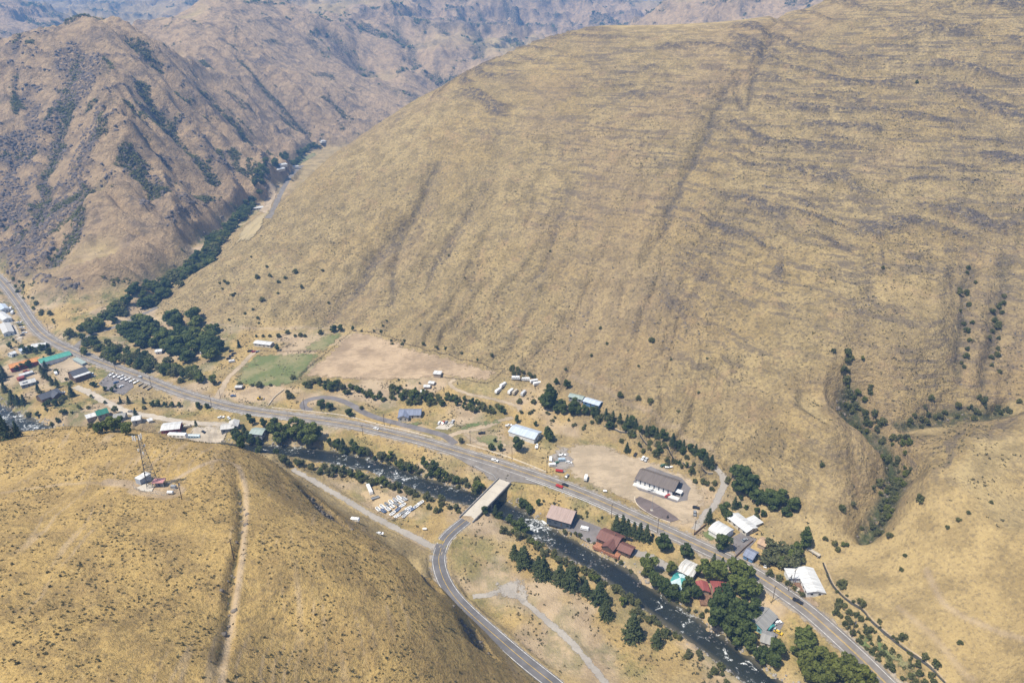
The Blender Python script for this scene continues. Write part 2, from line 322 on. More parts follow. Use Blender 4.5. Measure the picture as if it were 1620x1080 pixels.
dirt_line('300,512 420,520 540,517', 3.0, .7); dirt_line('640,655 640,690', 0.1, 0)

# where the ground itself is golden, mauve or bare
flat = (1 - STEEP) * (1 - FARW) * (1 - FORE) * smooth(38, 22, GZ)
RIGHT = smooth(150, 240, GX) * smooth(480, 420, GY + .0 * GX) * STEEP * smooth(80, 50, GZ)
GOLD = np.clip(FORE + .55 * flat * smooth(.1, .6, fbm(GX / 60, GY / 60, 4, 141) + .45) + .30 * RIGHT + .25 * BIG * smooth(.1, .7, fbm(GX / 120, GY / 120, 4, 142) + .1), 0, 1)
DIRT = np.clip(np.maximum(DIRT, flat * .9 * smooth(-.15, .45, fbm(GX / 45, GY / 45, 4, 144))), 0, 1)
DIRT = np.maximum(DIRT, FORE * .55 * smooth(.78, .97, FUR) * smooth(-.2, .35, fbm(GX / 50, GY / 50, 3, 57)))
TERR = BIG * smooth(.0, .6, (GX - 40) / 420 + (GZ - 60) / 240 + .4 * fbm(GX / 150, GY / 150, 3, 62)) * (1 - FARW)
GREEN = np.maximum(GREEN, flat * (.42 + .3 * smooth(-200, -380, GX)) * smooth(.05, .5, fbm(GX / 34, GY / 34, 4, 145) + .12))
HILL = np.clip(BIG + LEFT * STEEP * .5 * smooth(2200, 1500, GY) + FORE * .25, 0, 1); MAUVE = np.clip(LEFT * STEEP + .25 * BIG * smooth(0, .6, fbm(GX / 180, GY / 180, 3, 146)), 0, 1)

# ------------------------------------------------------------------ node material helpers
def mat(name):
    m = bpy.data.materials.new(name); m.use_nodes = True; m.node_tree.nodes.clear()
    return m, m.node_tree.nodes, m.node_tree.links
class NB:
    def __init__(s, name):
        s.m, s.n, s.l = mat(name); s.out = s.n.new('ShaderNodeOutputMaterial'); s.p = s.n.new('ShaderNodeBsdfPrincipled')
        s.l.new(s.p.outputs[0], s.out.inputs[0]); s.p.inputs['Roughness'].default_value = .85; s.p.inputs['Specular IOR Level'].default_value = .25
        s.tc = None
    def coord(s, kind='Object', scale=(1, 1, 1), rot=(0, 0, 0)):
        t = s.n.new('ShaderNodeTexCoord'); m = s.n.new('ShaderNodeMapping'); m.inputs['Scale'].default_value = scale; m.inputs['Rotation'].default_value = rot
        s.l.new(t.outputs[kind], m.inputs[0]); return m.outputs[0]
    def noise(s, sc_, detail=4, rough=.55, vec=None, dist=0.0):
        t = s.n.new('ShaderNodeTexNoise'); t.inputs['Scale'].default_value = sc_; t.inputs['Detail'].default_value = detail; t.inputs['Roughness'].default_value = rough; t.inputs['Distortion'].default_value = dist
        if vec is None: vec = s.coord()
        s.l.new(vec, t.inputs['Vector']); return t.outputs[0]
    def ramp(s, fac, a, b):
        t = s.n.new('ShaderNodeMapRange'); t.interpolation_type = 'SMOOTHSTEP'; t.inputs[1].default_value = a; t.inputs[2].default_value = b
        s.l.new(fac, t.inputs[0]); return t.outputs[0]
    def attr(s, name, out=2):
        t = s.n.new('ShaderNodeAttribute'); t.attribute_name = name; return t.outputs[out]
    def math(s, op, a, b=None):
        t = s.n.new('ShaderNodeMath'); t.operation = op
        for i, v in enumerate((a, b)):
            if v is None: continue
            if isinstance(v, (int, float)): t.inputs[i].default_value = v
            else: s.l.new(v, t.inputs[i])
        return t.outputs[0]
    def mix(s, fac, a, b, mode='MIX'):
        t = s.n.new('ShaderNodeMix'); t.data_type = 'RGBA'; t.blend_type = mode
        for i, v in ((0, fac), (6, a), (7, b)):
            if isinstance(v, (int, float)): t.inputs[i].default_value = v
            elif isinstance(v, tuple): t.inputs[i].default_value = (*v[:3], 1)
            else: s.l.new(v, t.inputs[i])
        return t.outputs[2]
    def bump(s, h, strength=.5, dist=.3):
        t = s.n.new('ShaderNodeBump'); t.inputs['Strength'].default_value = strength; t.inputs['Distance'].default_value = dist
        s.l.new(h, t.inputs['Height']); s.l.new(t.outputs[0], s.p.inputs['Normal'])
    def color(s, c):
        if isinstance(c, tuple): s.p.inputs['Base Color'].default_value = (*c[:3], 1)
        else: s.l.new(c, s.p.inputs['Base Color'])
        return s.m

def new_obj(name, me, parent=None, material=None):
    o = bpy.data.objects.new(name, me); col.objects.link(o)
    if parent is not None: o.parent = parent
    if material is not None and me is not None and not me.materials: me.materials.append(material)
    return o
def tag(o, label, cat, group=None, kind=None):
    if label: o['label'] = label
    if cat: o['category'] = cat
    if group: o['group'] = group
    if kind: o['kind'] = kind
    return o
def np_mesh(name, V, F, smooth_=True):
    me = bpy.data.meshes.new(name); V = np.asarray(V, np.float32); F = np.asarray(F, np.int32); k = F.shape[1]
    me.vertices.add(len(V)); me.vertices.foreach_set('co', V.ravel())
    me.loops.add(F.size); me.loops.foreach_set('vertex_index', F.ravel())
    me.polygons.add(len(F)); me.polygons.foreach_set('loop_start', np.arange(len(F), dtype=np.int32) * k); me.polygons.foreach_set('loop_total', np.full(len(F), k, np.int32))
    if smooth_: me.polygons.foreach_set('use_smooth', np.ones(len(F), bool))
    me.update(calc_edges=True); return me

# ------------------------------------------------------------------ ground material
def ground_material():
    b = NB('dry_grassland')
    pos = b.coord()
    streak = b.noise(1.0, 4, .65, b.coord(scale=(.20, .20, .62)))              # terracettes run along the contours
    fine = b.noise(.55, 5, .7, pos); mid = b.noise(.06, 5, .6, pos); big = b.noise(.009, 4, .55, pos); tuft = b.noise(1.3, 2, .6, pos)
    rough = b.noise(.075, 8, .72, pos); patch_ = b.noise(.022, 7, .68, pos, .8)
    hill = b.attr('hill'); gold = b.attr('gold'); mauve = b.attr('mauve')
    bunch = b.noise(.30, 6, .75, pos, .4); trail = b.noise(1.0, 2, .5, b.coord(scale=(.018, .018, .34), rot=(0, R(7), 0)))
    c = b.mix(b.ramp(big, .38, .64), (.325, .245, .120), (.390, .296, .146))
    c = b.mix(b.ramp(mid, .40, .66), c, (.235, .178, .088))
    c = b.mix(b.math('MULTIPLY', gold, .85), c, b.mix(b.ramp(mid, .40, .62), (.440, .298, .106), (.328, .222, .086)))
    c = b.mix(b.math('MULTIPLY', b.ramp(streak, .48, .64), b.math('MULTIPLY', hill, .60)), c, (.145, .118, .084))
    c = b.mix(b.math('MULTIPLY', b.ramp(bunch, .50, .60), b.math('MULTIPLY', hill, .36)), c, (.150, .124, .082))
    c = b.mix(b.math('MULTIPLY', b.ramp(bunch, .46, .34), b.math('MULTIPLY', hill, .42)), c, (.47, .365, .180))
    c = b.mix(b.math('MULTIPLY', b.ramp(b.noise(.045, 6, .7, pos, .5), .55, .66), b.math('MULTIPLY', hill, .40)), c, (.370, .245, .135))
    c = b.mix(b.math('MULTIPLY', b.math('MULTIPLY', b.ramp(trail, .50, .60), b.ramp(rough, .38, .54)), b.math('MULTIPLY', b.attr('terrace'), .75)), c, (.135, .110, .085))
    c = b.mix(b.math('MULTIPLY', b.ramp(fine, .50, .64), .52), c, (.125, .100, .064))
    c = b.mix(b.math('MULTIPLY', b.ramp(fine, .46, .32), .45), c, (.50, .378, .168))
    c = b.mix(b.math('MULTIPLY', b.ramp(tuft, .56, .70), b.math('MULTIPLY', gold, .60)), c, (.140, .112, .056))
    c = b.mix(b.math('MULTIPLY', mauve, .70), c, b.mix(b.ramp(rough, .40, .60), (.56, .395, .235), (.39, .275, .170)))
    c = b.mix(b.math('MULTIPLY', b.ramp(patch_, .50, .62), b.math('MULTIPLY', mauve, .55)), c, b.mix(b.ramp(rough, .42, .58), (.230, .175, .135), (.120, .105, .085)))
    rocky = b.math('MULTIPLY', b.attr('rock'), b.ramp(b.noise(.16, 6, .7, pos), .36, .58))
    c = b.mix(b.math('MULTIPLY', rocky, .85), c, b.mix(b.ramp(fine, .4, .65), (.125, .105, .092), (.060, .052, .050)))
    br = b.math('MULTIPLY', b.attr('brush'), b.ramp(b.noise(.22, 5, .7, pos), .40, .54))
    c = b.mix(b.math('MULTIPLY', br, .9), c, b.mix(b.ramp(fine, .4, .65), (.058, .062, .034), (.030, .036, .022)))
    c = b.mix(b.math('MULTIPLY', b.attr('dirt'), .85), c, b.mix(b.ramp(mid, .4, .65), (.420, .325, .225), (.300, .228, .155)))
    gr = b.math('MULTIPLY', b.attr('green'), b.ramp(b.noise(.10, 5, .7, pos), .36, .56))
    c = b.mix(gr, c, b.mix(b.ramp(fine, .35, .65), (.100, .125, .040), (.060, .085, .030)))
    h = b.math('ADD', b.math('MULTIPLY', fine, 1.0), b.math('MULTIPLY', b.math('ADD', b.math('MULTIPLY', streak, 1.3), b.math('MULTIPLY', bunch, 1.6)), hill))
    h = b.math('ADD', h, b.math('MULTIPLY', rough, b.math('ADD', b.math('MULTIPLY', mauve, 11.0), b.math('MULTIPLY', hill, 3.0))))
    b.bump(h, .95, 1.2); b.p.inputs['Roughness'].default_value = .95; b.p.inputs['Specular IOR Level'].default_value = .08
    return b.color(c)
M_GROUND = ground_material()
def build_terrain():
    V = np.stack([GX, GY, GZ], -1).reshape(-1, 3); i = np.arange(NR - 1)[:, None] * NC + np.arange(NC - 1)[None, :]
    F = np.stack([i, i + 1, i + NC + 1, i + NC], -1).reshape(-1, 4)
    me = np_mesh('terrain', V, F)
    for n, a in (('rock', ROCK), ('brush', BRUSH), ('dirt', DIRT), ('green', GREEN), ('gold', GOLD), ('hill', HILL), ('terrace', TERR), ('mauve', MAUVE)):
        at = me.attributes.new(n, 'FLOAT', 'POINT'); at.data.foreach_set('value', a.astype(np.float32).ravel())
    o = new_obj('terrain', me, None, M_GROUND); o['kind'] = 'structure'
    return o

build_terrain()
# ------------------------------------------------------------------ materials of made things
_cache = {}
def plain(name, c, rough=.7, var=.18, scale=.6, metal=0.0, spec=.3):
    """painted / coated surface with slight weathering"""
    if name in _cache: return _cache[name]
    b = NB(name); n = b.noise(scale, 5, .65); n2 = b.noise(scale * 7, 3, .6)
    d = tuple(v * (1 - var * 1.6) for v in c); e = tuple(min(1, v * (1 + var * .5)) for v in c)
    cc = b.mix(b.ramp(n, .35, .68), d, e); cc = b.mix(b.math('MULTIPLY', b.ramp(n2, .5, .75), var), cc, tuple(v * .6 for v in c))
    b.p.inputs['Roughness'].default_value = rough; b.p.inputs['Metallic'].default_value = metal; b.p.inputs['Specular IOR Level'].default_value = spec
    _cache[name] = b.color(cc); return _cache[name]
def metal_roof(name, c, var=.12):
    if name in _cache: return _cache[name]
    b = NB(name); st = b.noise(1.0, 3, .6, b.coord(scale=(1.6, .12, .12))); n = b.noise(.35, 5, .65)
    cc = b.mix(b.ramp(st, .35, .7), tuple(v * (1 - var * 2) for v in c), c); cc = b.mix(b.math('MULTIPLY', b.ramp(n, .52, .75), var * 2.5), cc, tuple(v * .55 for v in c))
    b.p.inputs['Roughness'].default_value = .55; _cache[name] = b.color(cc); return _cache[name]
def asphalt(name, c, crack=.3):
    b = NB(name); n = b.noise(.12, 5, .6); f = b.noise(2.2, 3, .6)
    cc = b.mix(b.ramp(n, .35, .68), tuple(v * .82 for v in c), tuple(v * 1.18 for v in c)); cc = b.mix(b.math('MULTIPLY', b.ramp(f, .5, .72), crack), cc, tuple(v * .62 for v in c))
    b.p.inputs['Roughness'].default_value = .9; return b.color(cc)
def frayed(b):
    """the sheet thins out into the soil along its outline"""
    n = b.noise(.22, 6, .72); f = b.math('ADD', b.math('MULTIPLY', b.attr('edge'), 1.15), b.math('MULTIPLY', b.math('SUBTRACT', n, .5), 3.0)); a = b.math('MULTIPLY', b.ramp(f, .20, .60), b.ramp(b.attr('edge'), .0, .12))
    tr = b.n.new('ShaderNodeBsdfTransparent'); mx = b.n.new('ShaderNodeMixShader'); b.l.new(a, mx.inputs[0]); b.l.new(tr.outputs[0], mx.inputs[1]); b.l.new(b.p.outputs[0], mx.inputs[2]); b.l.new(mx.outputs[0], b.out.inputs[0])
def gravel(name, c, c2, var=.6):
    b = NB(name); n = b.noise(.045, 5, .65); f = b.noise(.8, 5, .7)
    wt = b.noise(.16, 5, .6, b.coord(scale=(.35, 1.2, 1)), 2.0); cc = b.mix(b.ramp(n, .36, .64), c, c2); cc = b.mix(b.math('MULTIPLY', b.ramp(wt, .52, .62), .35), cc, tuple(v * .72 for v in c2)); cc = b.mix(b.math('MULTIPLY', b.ramp(wt, .44, .36), .3), cc, tuple(v * 1.2 for v in c)); cc = b.mix(b.math('MULTIPLY', b.ramp(f, .50, .74), var), cc, tuple(v * .62 for v in c)); b.p.inputs['Roughness'].default_value = .95
    b.bump(f, .4, .3); frayed(b); return b.color(cc)
A_HWY = asphalt('worn_asphalt', (.185, .165, .145)); A_NEW = asphalt('dark_asphalt', (.125, .120, .122)); A_LOT = asphalt('lot_asphalt', (.16, .145, .14))
G_SHOULDER = gravel('shoulder_gravel', (.34, .29, .225), (.26, .22, .17)); G_LOT = gravel('lot_gravel', (.40, .315, .215), (.29, .23, .155), .75); G_WHITE = gravel('pale_gravel', (.46, .40, .32), (.35, .30, .235), .5)
G_TRACK = gravel('grey_gravel', (.27, .245, .215), (.33, .30, .26)); G_DIRT = gravel('pink_dirt', (.39, .29, .185), (.24, .175, .11), .8)
W_LINE = plain('white_road_paint', (.72, .70, .66), .8, .25); Y_LINE = plain('yellow_road_paint', (.62, .40, .07), .8, .2)
CONC = plain('pale_concrete', (.45, .405, .335), .85, .06, .12); CONC_D = plain('grey_concrete', (.30, .28, .26), .85, .2, .5)
STEEL = plain('galvanised_steel', (.42, .43, .44), .45, .15, 1.0, .4); WOODP = plain('weathered_wood', (.115, .085, .062), .9, .3, 1.5); GLASS = plain('window_glass', (.035, .045, .055), .15, .2, .5, 0, .6)
RUBBER = plain('rubber', (.02, .02, .02), .8, .1)

def ribbon_mesh(name, pl, width, off=.06, lat=3, drape=True, thick=0.0, shift=0.0, ragged=0.0, wseed=0):
    pl = np.asarray(pl); t = np.gradient(pl[:, :2], axis=0); t /= np.linalg.norm(t, axis=1)[:, None] + 1e-9; nrm = np.c_[-t[:, 1], t[:, 0]]
    V = []; n = len(pl); w = np.broadcast_to(np.asarray(width, float), (n,))
    if ragged: w = w * (1 + ragged * fbm(np.arange(n) / 3.0, np.full(n, .37 + wseed), 3, 30 + wseed))
    us = np.linspace(-.5, .5, lat)
    for i in range(n):
        for u in us:
            x, y = pl[i, :2] + nrm[i] * (u * w[i] + shift); V.append((x, y, 0))
    V = np.array(V)
    V[:, 2] = (h_at(V[:, 0], V[:, 1]) if drape else np.repeat(pl[:, 2], lat)) + off
    if drape: V[:, 2] = np.maximum(V[:, 2], np.repeat(pl[:, 2], lat) + off - .5) if False else V[:, 2]
    F = [(i * lat + j, i * lat + j + 1, (i + 1) * lat + j + 1, (i + 1) * lat + j) for i in range(n - 1) for j in range(lat - 1)]
    F = [f[::-1] for f in F]
    me = np_mesh(name, V, F, False); at = me.attributes.new('edge', 'FLOAT', 'POINT'); at.data.foreach_set('value', np.tile(np.clip((.5 - np.abs(us)) * 2.6, 0, 1) if lat > 2 else np.ones(lat), n).astype(np.float32)); return me
def setting(name, me, m):
    o = new_obj(name, me, None, m); o['kind'] = 'structure'; return o
def in_poly(P, x, y):
    ins = np.zeros(np.shape(x), bool)
    for i in range(len(P)):
        ax, ay = P[i - 1][:2]; bx, by = P[i][:2]; ins ^= ((ay > y) != (by > y)) & (x < (bx - ax) * (y - ay) / (by - ay + 1e-12) + ax)
    return ins
from mathutils.geometry import delaunay_2d_cdt
def patch(name, s, m, off=.10, step=3.0, ragged=1.2, soft=8.0):
    """a sheet of ground cover with an uneven outline, draped on the terrain"""
    P = np.array(path(s)) if isinstance(s, str) else np.asarray(s)
    O = []
    for i in range(len(P)):
        a, b = P[i - 1, :2], P[i, :2]; n = max(1, int(np.linalg.norm(b - a) / step))
        for k in range(n): O.append(a + (b - a) * k / n)
    O = np.array(O); O = O + np.c_[fbm(O[:, 0] / 6, O[:, 1] / 6, 2, 7), fbm(O[:, 0] / 6, O[:, 1] / 6, 2, 8)] * ragged
    xs = np.arange(O[:, 0].min(), O[:, 0].max(), step); ys = np.arange(O[:, 1].min(), O[:, 1].max(), step)
    X, Y = np.meshgrid(xs, ys); k = in_poly(O, X.ravel(), Y.ravel()); I = np.c_[X.ravel()[k], Y.ravel()[k]]
    vs = [Vector(v) for v in O] + [Vector(v) for v in I]; n = len(O)
    v, e, f, *_ = delaunay_2d_cdt(vs, [(i, (i + 1) % n) for i in range(n)], [list(range(n))], 1, 1e-4)
    V = np.array([(q.x, q.y, 0) for q in v]); hx = [h_at(V[:, 0] + a, V[:, 1] + b) for a, b in ((0, 0), (1.3, 0), (-1.3, 0), (0, 1.3), (0, -1.3))]; V[:, 2] = np.max(hx, 0) + off
    dm = np.full(len(V), 1e9)
    for i in range(n):
        a, b = O[i - 1], O[i]; L2 = ((b - a) ** 2).sum() + 1e-9; t = np.clip(((V[:, :2] - a) @ (b - a)) / L2, 0, 1); dm = np.minimum(dm, np.linalg.norm(V[:, :2] - a - t[:, None] * (b - a), axis=1))
    me = bpy.data.meshes.new(name); me.from_pydata([tuple(q) for q in V], [], [tuple(q) for q in f if len(q) == 3]); me.update()
    at = me.attributes.new('edge', 'FLOAT', 'POINT'); at.data.foreach_set('value', np.clip(dm / soft, 0, 1).astype(np.float32))
    return setting(name, me, m)

# ------------------------------------------------------------------ roads
hw, hww = ROADS['highway']
setting('road_shoulder', ribbon_mesh('road_shoulder', hw, 18.5, .07, 9, ragged=.06), G_SHOULDER)
highway = setting('highway', ribbon_mesh('highway', hw, 11.5, .13, 5), A_HWY)
def line(name, pl, w, sh, m, parent): return new_obj(name, ribbon_mesh(name, pl, w, .17, 2, shift=sh), parent, m)
line('edge_line', hw, .24, 4.3, W_LINE, highway); line('edge_line', hw, .24, -4.3, W_LINE, highway)
line('centre_line', hw, .20, .26, Y_LINE, highway); line('centre_line', hw, .20, -.26, Y_LINE, highway)
# the wider stretch with a turning lane where the bridge road joins
patch('junction_apron', '700,712 740,735 765,748 772,758 798,765 812,762 860,768 850,757 800,741 740,722', A_HWY, .16, 3, .2)
sr, _ = ROADS['south_road']; south = setting('south_road', ribbon_mesh('south_road', sr, 8.2, .14, 4), A_NEW)
setting('south_road_verge', ribbon_mesh('south_road_verge', sr, 13.0, .08, 7, ragged=.08), G_SHOULDER)
line('edge_line', sr, .22, 3.5, W_LINE, south); line('edge_line', sr, .22, -3.5, W_LINE, south); line('centre_line', sr, .2, 0, Y_LINE, south)
for key, nm, m in (('river_road', 'gravel_road', G_TRACK), ('pullout_track', 'gravel_track', G_TRACK), ('frontage_road', 'frontage_road', A_LOT), ('barn_drive', 'farm_drive', G_LOT), ('barn_drive_lower', 'farm_drive', G_LOT), ('field_drive', 'field_drive', G_LOT),
                   ('farm_track', 'farm_track', G_LOT), ('town_road', 'town_road', G_WHITE), ('canyon_road', 'canyon_road', A_HWY), ('canyon_road_upper', 'canyon_road', A_HWY), ('east_drive', 'gravel_drive', G_TRACK), ('lower_drive', 'gravel_drive', G_TRACK)):
    pl, w = ROADS[key]; setting(nm, ribbon_mesh(nm, pl, w * (1 if m in (A_HWY, A_LOT) else 1.35), .11, 7, ragged=.12 if m not in (A_HWY, A_LOT) else 0.03, wseed=len(key)), m)
# ------------------------------------------------------------------ lots and fields
def field_mat(name, c1, c2, c3):
    b = NB(name); n = b.noise(.05, 5, .65); f = b.noise(.7, 5, .7)
    cc = b.mix(b.ramp(n, .40, .62), c1, c2); cc = b.mix(b.math('MULTIPLY', b.ramp(f, .5, .7), .6), cc, c3); b.p.inputs['Roughness'].default_value = .95; b.bump(f, .5, .4); frayed(b); return b.color(cc)
F_GREEN = field_mat('irrigated_pasture', (.120, .140, .050), (.220, .195, .095), (.095, .105, .042)); F_LAWN = field_mat('lawn', (.110, .140, .050), (.200, .180, .085), (.080, .095, .036))
patch('store_lot', PADS['store_lot'], G_LOT, .10); patch('corral_ground', PADS['corral'], G_DIRT, .10)
patch('store_apron', '1002,762 1012,745 1030,738 1080,757 1092,772 1088,790 1070,795 1040,785 1010,775', A_LOT, .19, 3, .8)
patch('store_island', '1004,790 1012,785 1035,795 1062,812 1074,822 1060,826 1035,818 1012,805', asphalt('dark_mulch', (.135, .108, .10), .5), .20, 3, .4)
patch('pasture', '366,606 385,578 402,562 430,560 470,558 512,558 500,570 485,590 470,606 440,612 400,612', F_GREEN, .12); patch('pasture', '470,556 495,540 515,528 548,524 535,538 515,556', F_GREEN, .12)
patch('lawn', '616,662 650,664 680,668 690,676 660,674 625,668', F_LAWN, .13); patch('lawn', '714,682 735,668 770,664 802,662 796,668 760,676 735,682', F_LAWN, .13); patch('lawn', '748,690 775,684 795,690 798,704 782,712 760,702', F_LAWN, .13)
patch('lawn', '1098,842 1118,828 1135,838 1150,850 1140,862 1120,856', F_LAWN, .13); patch('lawn', '1345,1012 1375,1000 1420,1030 1480,1075 1440,1080 1390,1050', F_LAWN, .13); patch('lawn', '340,688 352,672 362,690', F_LAWN, .13)
patch('canyon_meadow', '372,388 388,358 404,342 422,336 430,338 415,360 392,384', field_mat('dry_meadow', (.34, .27, .15), (.26, .21, .12), (.20, .16, .09)), .25); patch('canyon_meadow', '405,338 420,305 432,285 440,300 430,325', G_LOT, .25); patch('canyon_pasture', '452,262 470,252 498,241 502,246 478,258 460,266', F_GREEN, .25)
patch('parking_pad', '688,678 700,668 716,666 718,672 708,680', CONC, .15, 2, .1)
patch('car_park', '155,606 175,588 205,598 212,612 195,625 170,618', A_LOT, .14, 3, .5); patch('house_yard', '896,838 915,820 950,834 962,850 945,862 925,856', A_LOT, .14, 3, .5); patch('house_yard', '1156,852 1172,842 1198,852 1185,868 1165,880', A_LOT, .14, 3, .5)
patch('gravel_yard', '72,585 100,566 130,562 150,578 130,590 110,608 90,605', G_LOT, .12); patch('gravel_yard', '290,690 330,672 372,676 358,700 330,702', G_WHITE, .12); patch('gravel_yard', '10,470 22,500 40,535 30,550 12,520 0,500', G_WHITE, .12)
patch('gravel_yard', '765,930 785,915 810,912 835,922 842,945 815,955 785,950', G_TRACK, .13, 3, 2.5, 10); patch('storage_yard', '560,775 600,770 660,800 668,815 620,828 590,810', field_mat('dry_weeds', (.40, .30, .17), (.33, .25, .15), (.25, .19, .11)), .12)
patch('grey_lot', '868,720 885,700 905,712 912,738 890,752 872,742', gravel('ashy_gravel', (.22, .20, .19), (.30, .265, .22)), .15)
patch('house_yard', '1215,965 1240,985 1228,1010 1212,1004', A_LOT, .14, 3, .4); patch('house_yard', '1105,935 1130,950 1118,962 1098,948', G_LOT, .14, 3, .4); patch('gravel_yard', '1230,935 1258,925 1300,950 1320,985 1300,975 1265,950', G_DIRT, .12)

# ------------------------------------------------------------------ river
def water_material():
    b = NB('river_water'); v = b.coord(); n = b.noise(.16, 6, .7, v, 1.2); f = b.noise(.9, 4, .7, v, .6); big = b.noise(.022, 3, .5, v)
    foam = b.math('MULTIPLY', b.ramp(b.math('ADD', n, b.math('MULTIPLY', big, .55)), .82, .95), b.ramp(f, .42, .58))
    shore = b.ramp(b.math('ADD', b.attr('edge'), b.math('MULTIPLY', n, .25)), 1.05, .72); b.color(b.mix(foam, b.mix(shore, b.mix(b.ramp(big, .4, .6), (.014, .017, .016), (.026, .029, .022)), (.075, .068, .045)), (.70, .72, .72)))
    rr = b.n.new('ShaderNodeMapRange'); b.l.new(foam, rr.inputs[0]); rr.inputs[3].default_value = .16; rr.inputs[4].default_value = .8; b.l.new(rr.outputs[0], b.p.inputs['Roughness'])
    b.p.inputs['Specular IOR Level'].default_value = .3; b.bump(b.math('ADD', f, n), .6, .4); return b.m
rv = RIVER.copy(); rv[:, 2] = WATER_Z
setting('river', ribbon_mesh('river', rv, 30, 0, 9, drape=False), water_material())

# ------------------------------------------------------------------ vegetation
def leaf_mat(name, c1, c2, c3):
    b = NB(name); oi = b.n.new('ShaderNodeObjectInfo'); n = b.noise(.45, 3, .6, b.coord(kind='Object')); at = b.attr('shade')
    cc = b.mix(oi.outputs['Random'], c1, c2); cc = b.mix(b.math('MULTIPLY', b.ramp(n, .42, .64), .55), cc, c3); cc = b.mix(b.math('MULTIPLY', at, .45), cc, tuple(v * 1.7 for v in c3))
    b.p.inputs['Roughness'].default_value = .65; b.p.inputs['Specular IOR Level'].default_value = .2
    tl = b.n.new('ShaderNodeBsdfTranslucent'); mx = b.n.new('ShaderNodeMixShader'); mx.inputs[0].default_value = .5; b.l.new(cc, tl.inputs[0]); b.l.new(b.p.outputs[0], mx.inputs[1]); b.l.new(tl.outputs[0], mx.inputs[2]); b.l.new(mx.outputs[0], b.out.inputs[0])
    return b.color(cc)
L_COT = leaf_mat('cottonwood_leaves', (0.132, 0.172, 0.039), (0.218, 0.247, 0.060), (0.098, 0.121, 0.034)); L_PINE = leaf_mat('pine_needles', (0.076, 0.106, 0.041), (0.121, 0.145, 0.053), (0.057, 0.076, 0.034))
L_WIL = leaf_mat('willow_leaves', (0.14, 0.152, 0.062), (0.205, 0.205, 0.1), (0.105, 0.112, 0.05)); L_SHR = leaf_mat('shrub_leaves', (0.127, 0.147, 0.048), (0.213, 0.207, 0.076), (0.101, 0.108, 0.046))
L_SAGE = leaf_mat('sage_leaves', (.170, .150, .080), (.125, .120, .062), (.095, .085, .048)); L_LIME = leaf_mat('yellowing_leaves', (0.213, 0.230, 0.048), (0.167, 0.193, 0.044), (0.129, 0.140, 0.039)); L_DARK = leaf_mat('dark_broad_leaves', (0.083, 0.122, 0.034), (0.149, 0.184, 0.051), (0.067, 0.092, 0.032))
BARK = plain('bark', (.085, .065, .048), .95, .3, 2.0)
def leaf_quads(C, N, S, rs):
    """C centres, N normals, S sizes -> quads"""
    n = len(C); r = rs.normal(size=(n, 3)); U = np.cross(N, r); U /= np.linalg.norm(U, axis=1)[:, None] + 1e-9; W = np.cross(N, U); W /= np.linalg.norm(W, axis=1)[:, None] + 1e-9
    a = (.7 + .6 * rs.random(n))[:, None]; S = S[:, None]
    V = np.stack([C - U * S * a - W * S * .45, C + U * S * .5 * a - W * S * .7, C + U * S * a + W * S * .5, C - U * S * .45 * a + W * S * .75], 1)
    return V.reshape(-1, 3), np.arange(4 * n).reshape(n, 4)
def crown_mesh(name, lobes, n, size, seed):
    rs = np.random.default_rng(seed); L = np.array(lobes, float); A = L[:, 3] ** 2; k = rs.choice(len(L), n, p=A / A.sum())
    d = rs.normal(size=(n, 3)); d /= np.linalg.norm(d, axis=1)[:, None]; rad = L[k, 3] * (.45 + .68 * rs.random(n) ** .6)
    C = L[k, :3] + d * rad[:, None] * np.array([1, 1, .85]); N = d + rs.normal(size=(n, 3)) * .55; N /= np.linalg.norm(N, axis=1)[:, None]
    S = size * (.55 + .9 * rs.random(n)); V, F = leaf_quads(C, N, S, rs)
    me = np_mesh(name, V, F, False); at = me.attributes.new('shade', 'FLOAT', 'POINT'); at.data.foreach_set('value', np.repeat(rs.random(n) ** 2, 4).astype(np.float32)); return me
def tube(V, F, a, b, ra, rb, k=6):
    a, b = Vector(a), Vector(b); q = (b - a).to_track_quat('Z', 'Y'); i0 = len(V)
    for p, r in ((a, ra), (b, rb)):
        for j in range(k): V.append(tuple(p + q @ Vector((r * math.cos(6.2832 * j / k), r * math.sin(6.2832 * j / k), 0))))
    for j in range(k): F.append((i0 + j, i0 + (j + 1) % k, i0 + k + (j + 1) % k, i0 + k + j))
def poly_mesh(name, V, F):
    me = bpy.data.meshes.new(name); me.from_pydata(V, [], F); me.update(); return me
def trunk_mesh(name, tops, h, r, seed):
    rnd = random.Random(seed); V, F = [], []; mid = Vector((rnd.uniform(-.2, .2), rnd.uniform(-.2, .2), h * .45)); tube(V, F, (0, 0, -.6), mid, r, r * .7); tube(V, F, mid, (mid.x * 1.5, mid.y * 1.5, h), r * .7, r * .25)
    for t in tops: tube(V, F, mid * rnd.uniform(.7, 1.2), t, r * .4, r * .1, 5)
    return poly_mesh(name, V, F)
PROTO = {}
def lobes_round(rnd, w, h0, h1, n, rl):
    out = []
    for i in range(n):
        a = rnd.uniform(0, 6.283); z = rnd.uniform(0, 1); e = math.sin(math.pi * (.12 + .8 * z)) ** .6; q = w * e * rnd.uniform(.25, .8); out.append((q * math.cos(a), q * math.sin(a), h0 + (h1 - h0) * z, rl * rnd.uniform(.6, 1.15)))
    return out
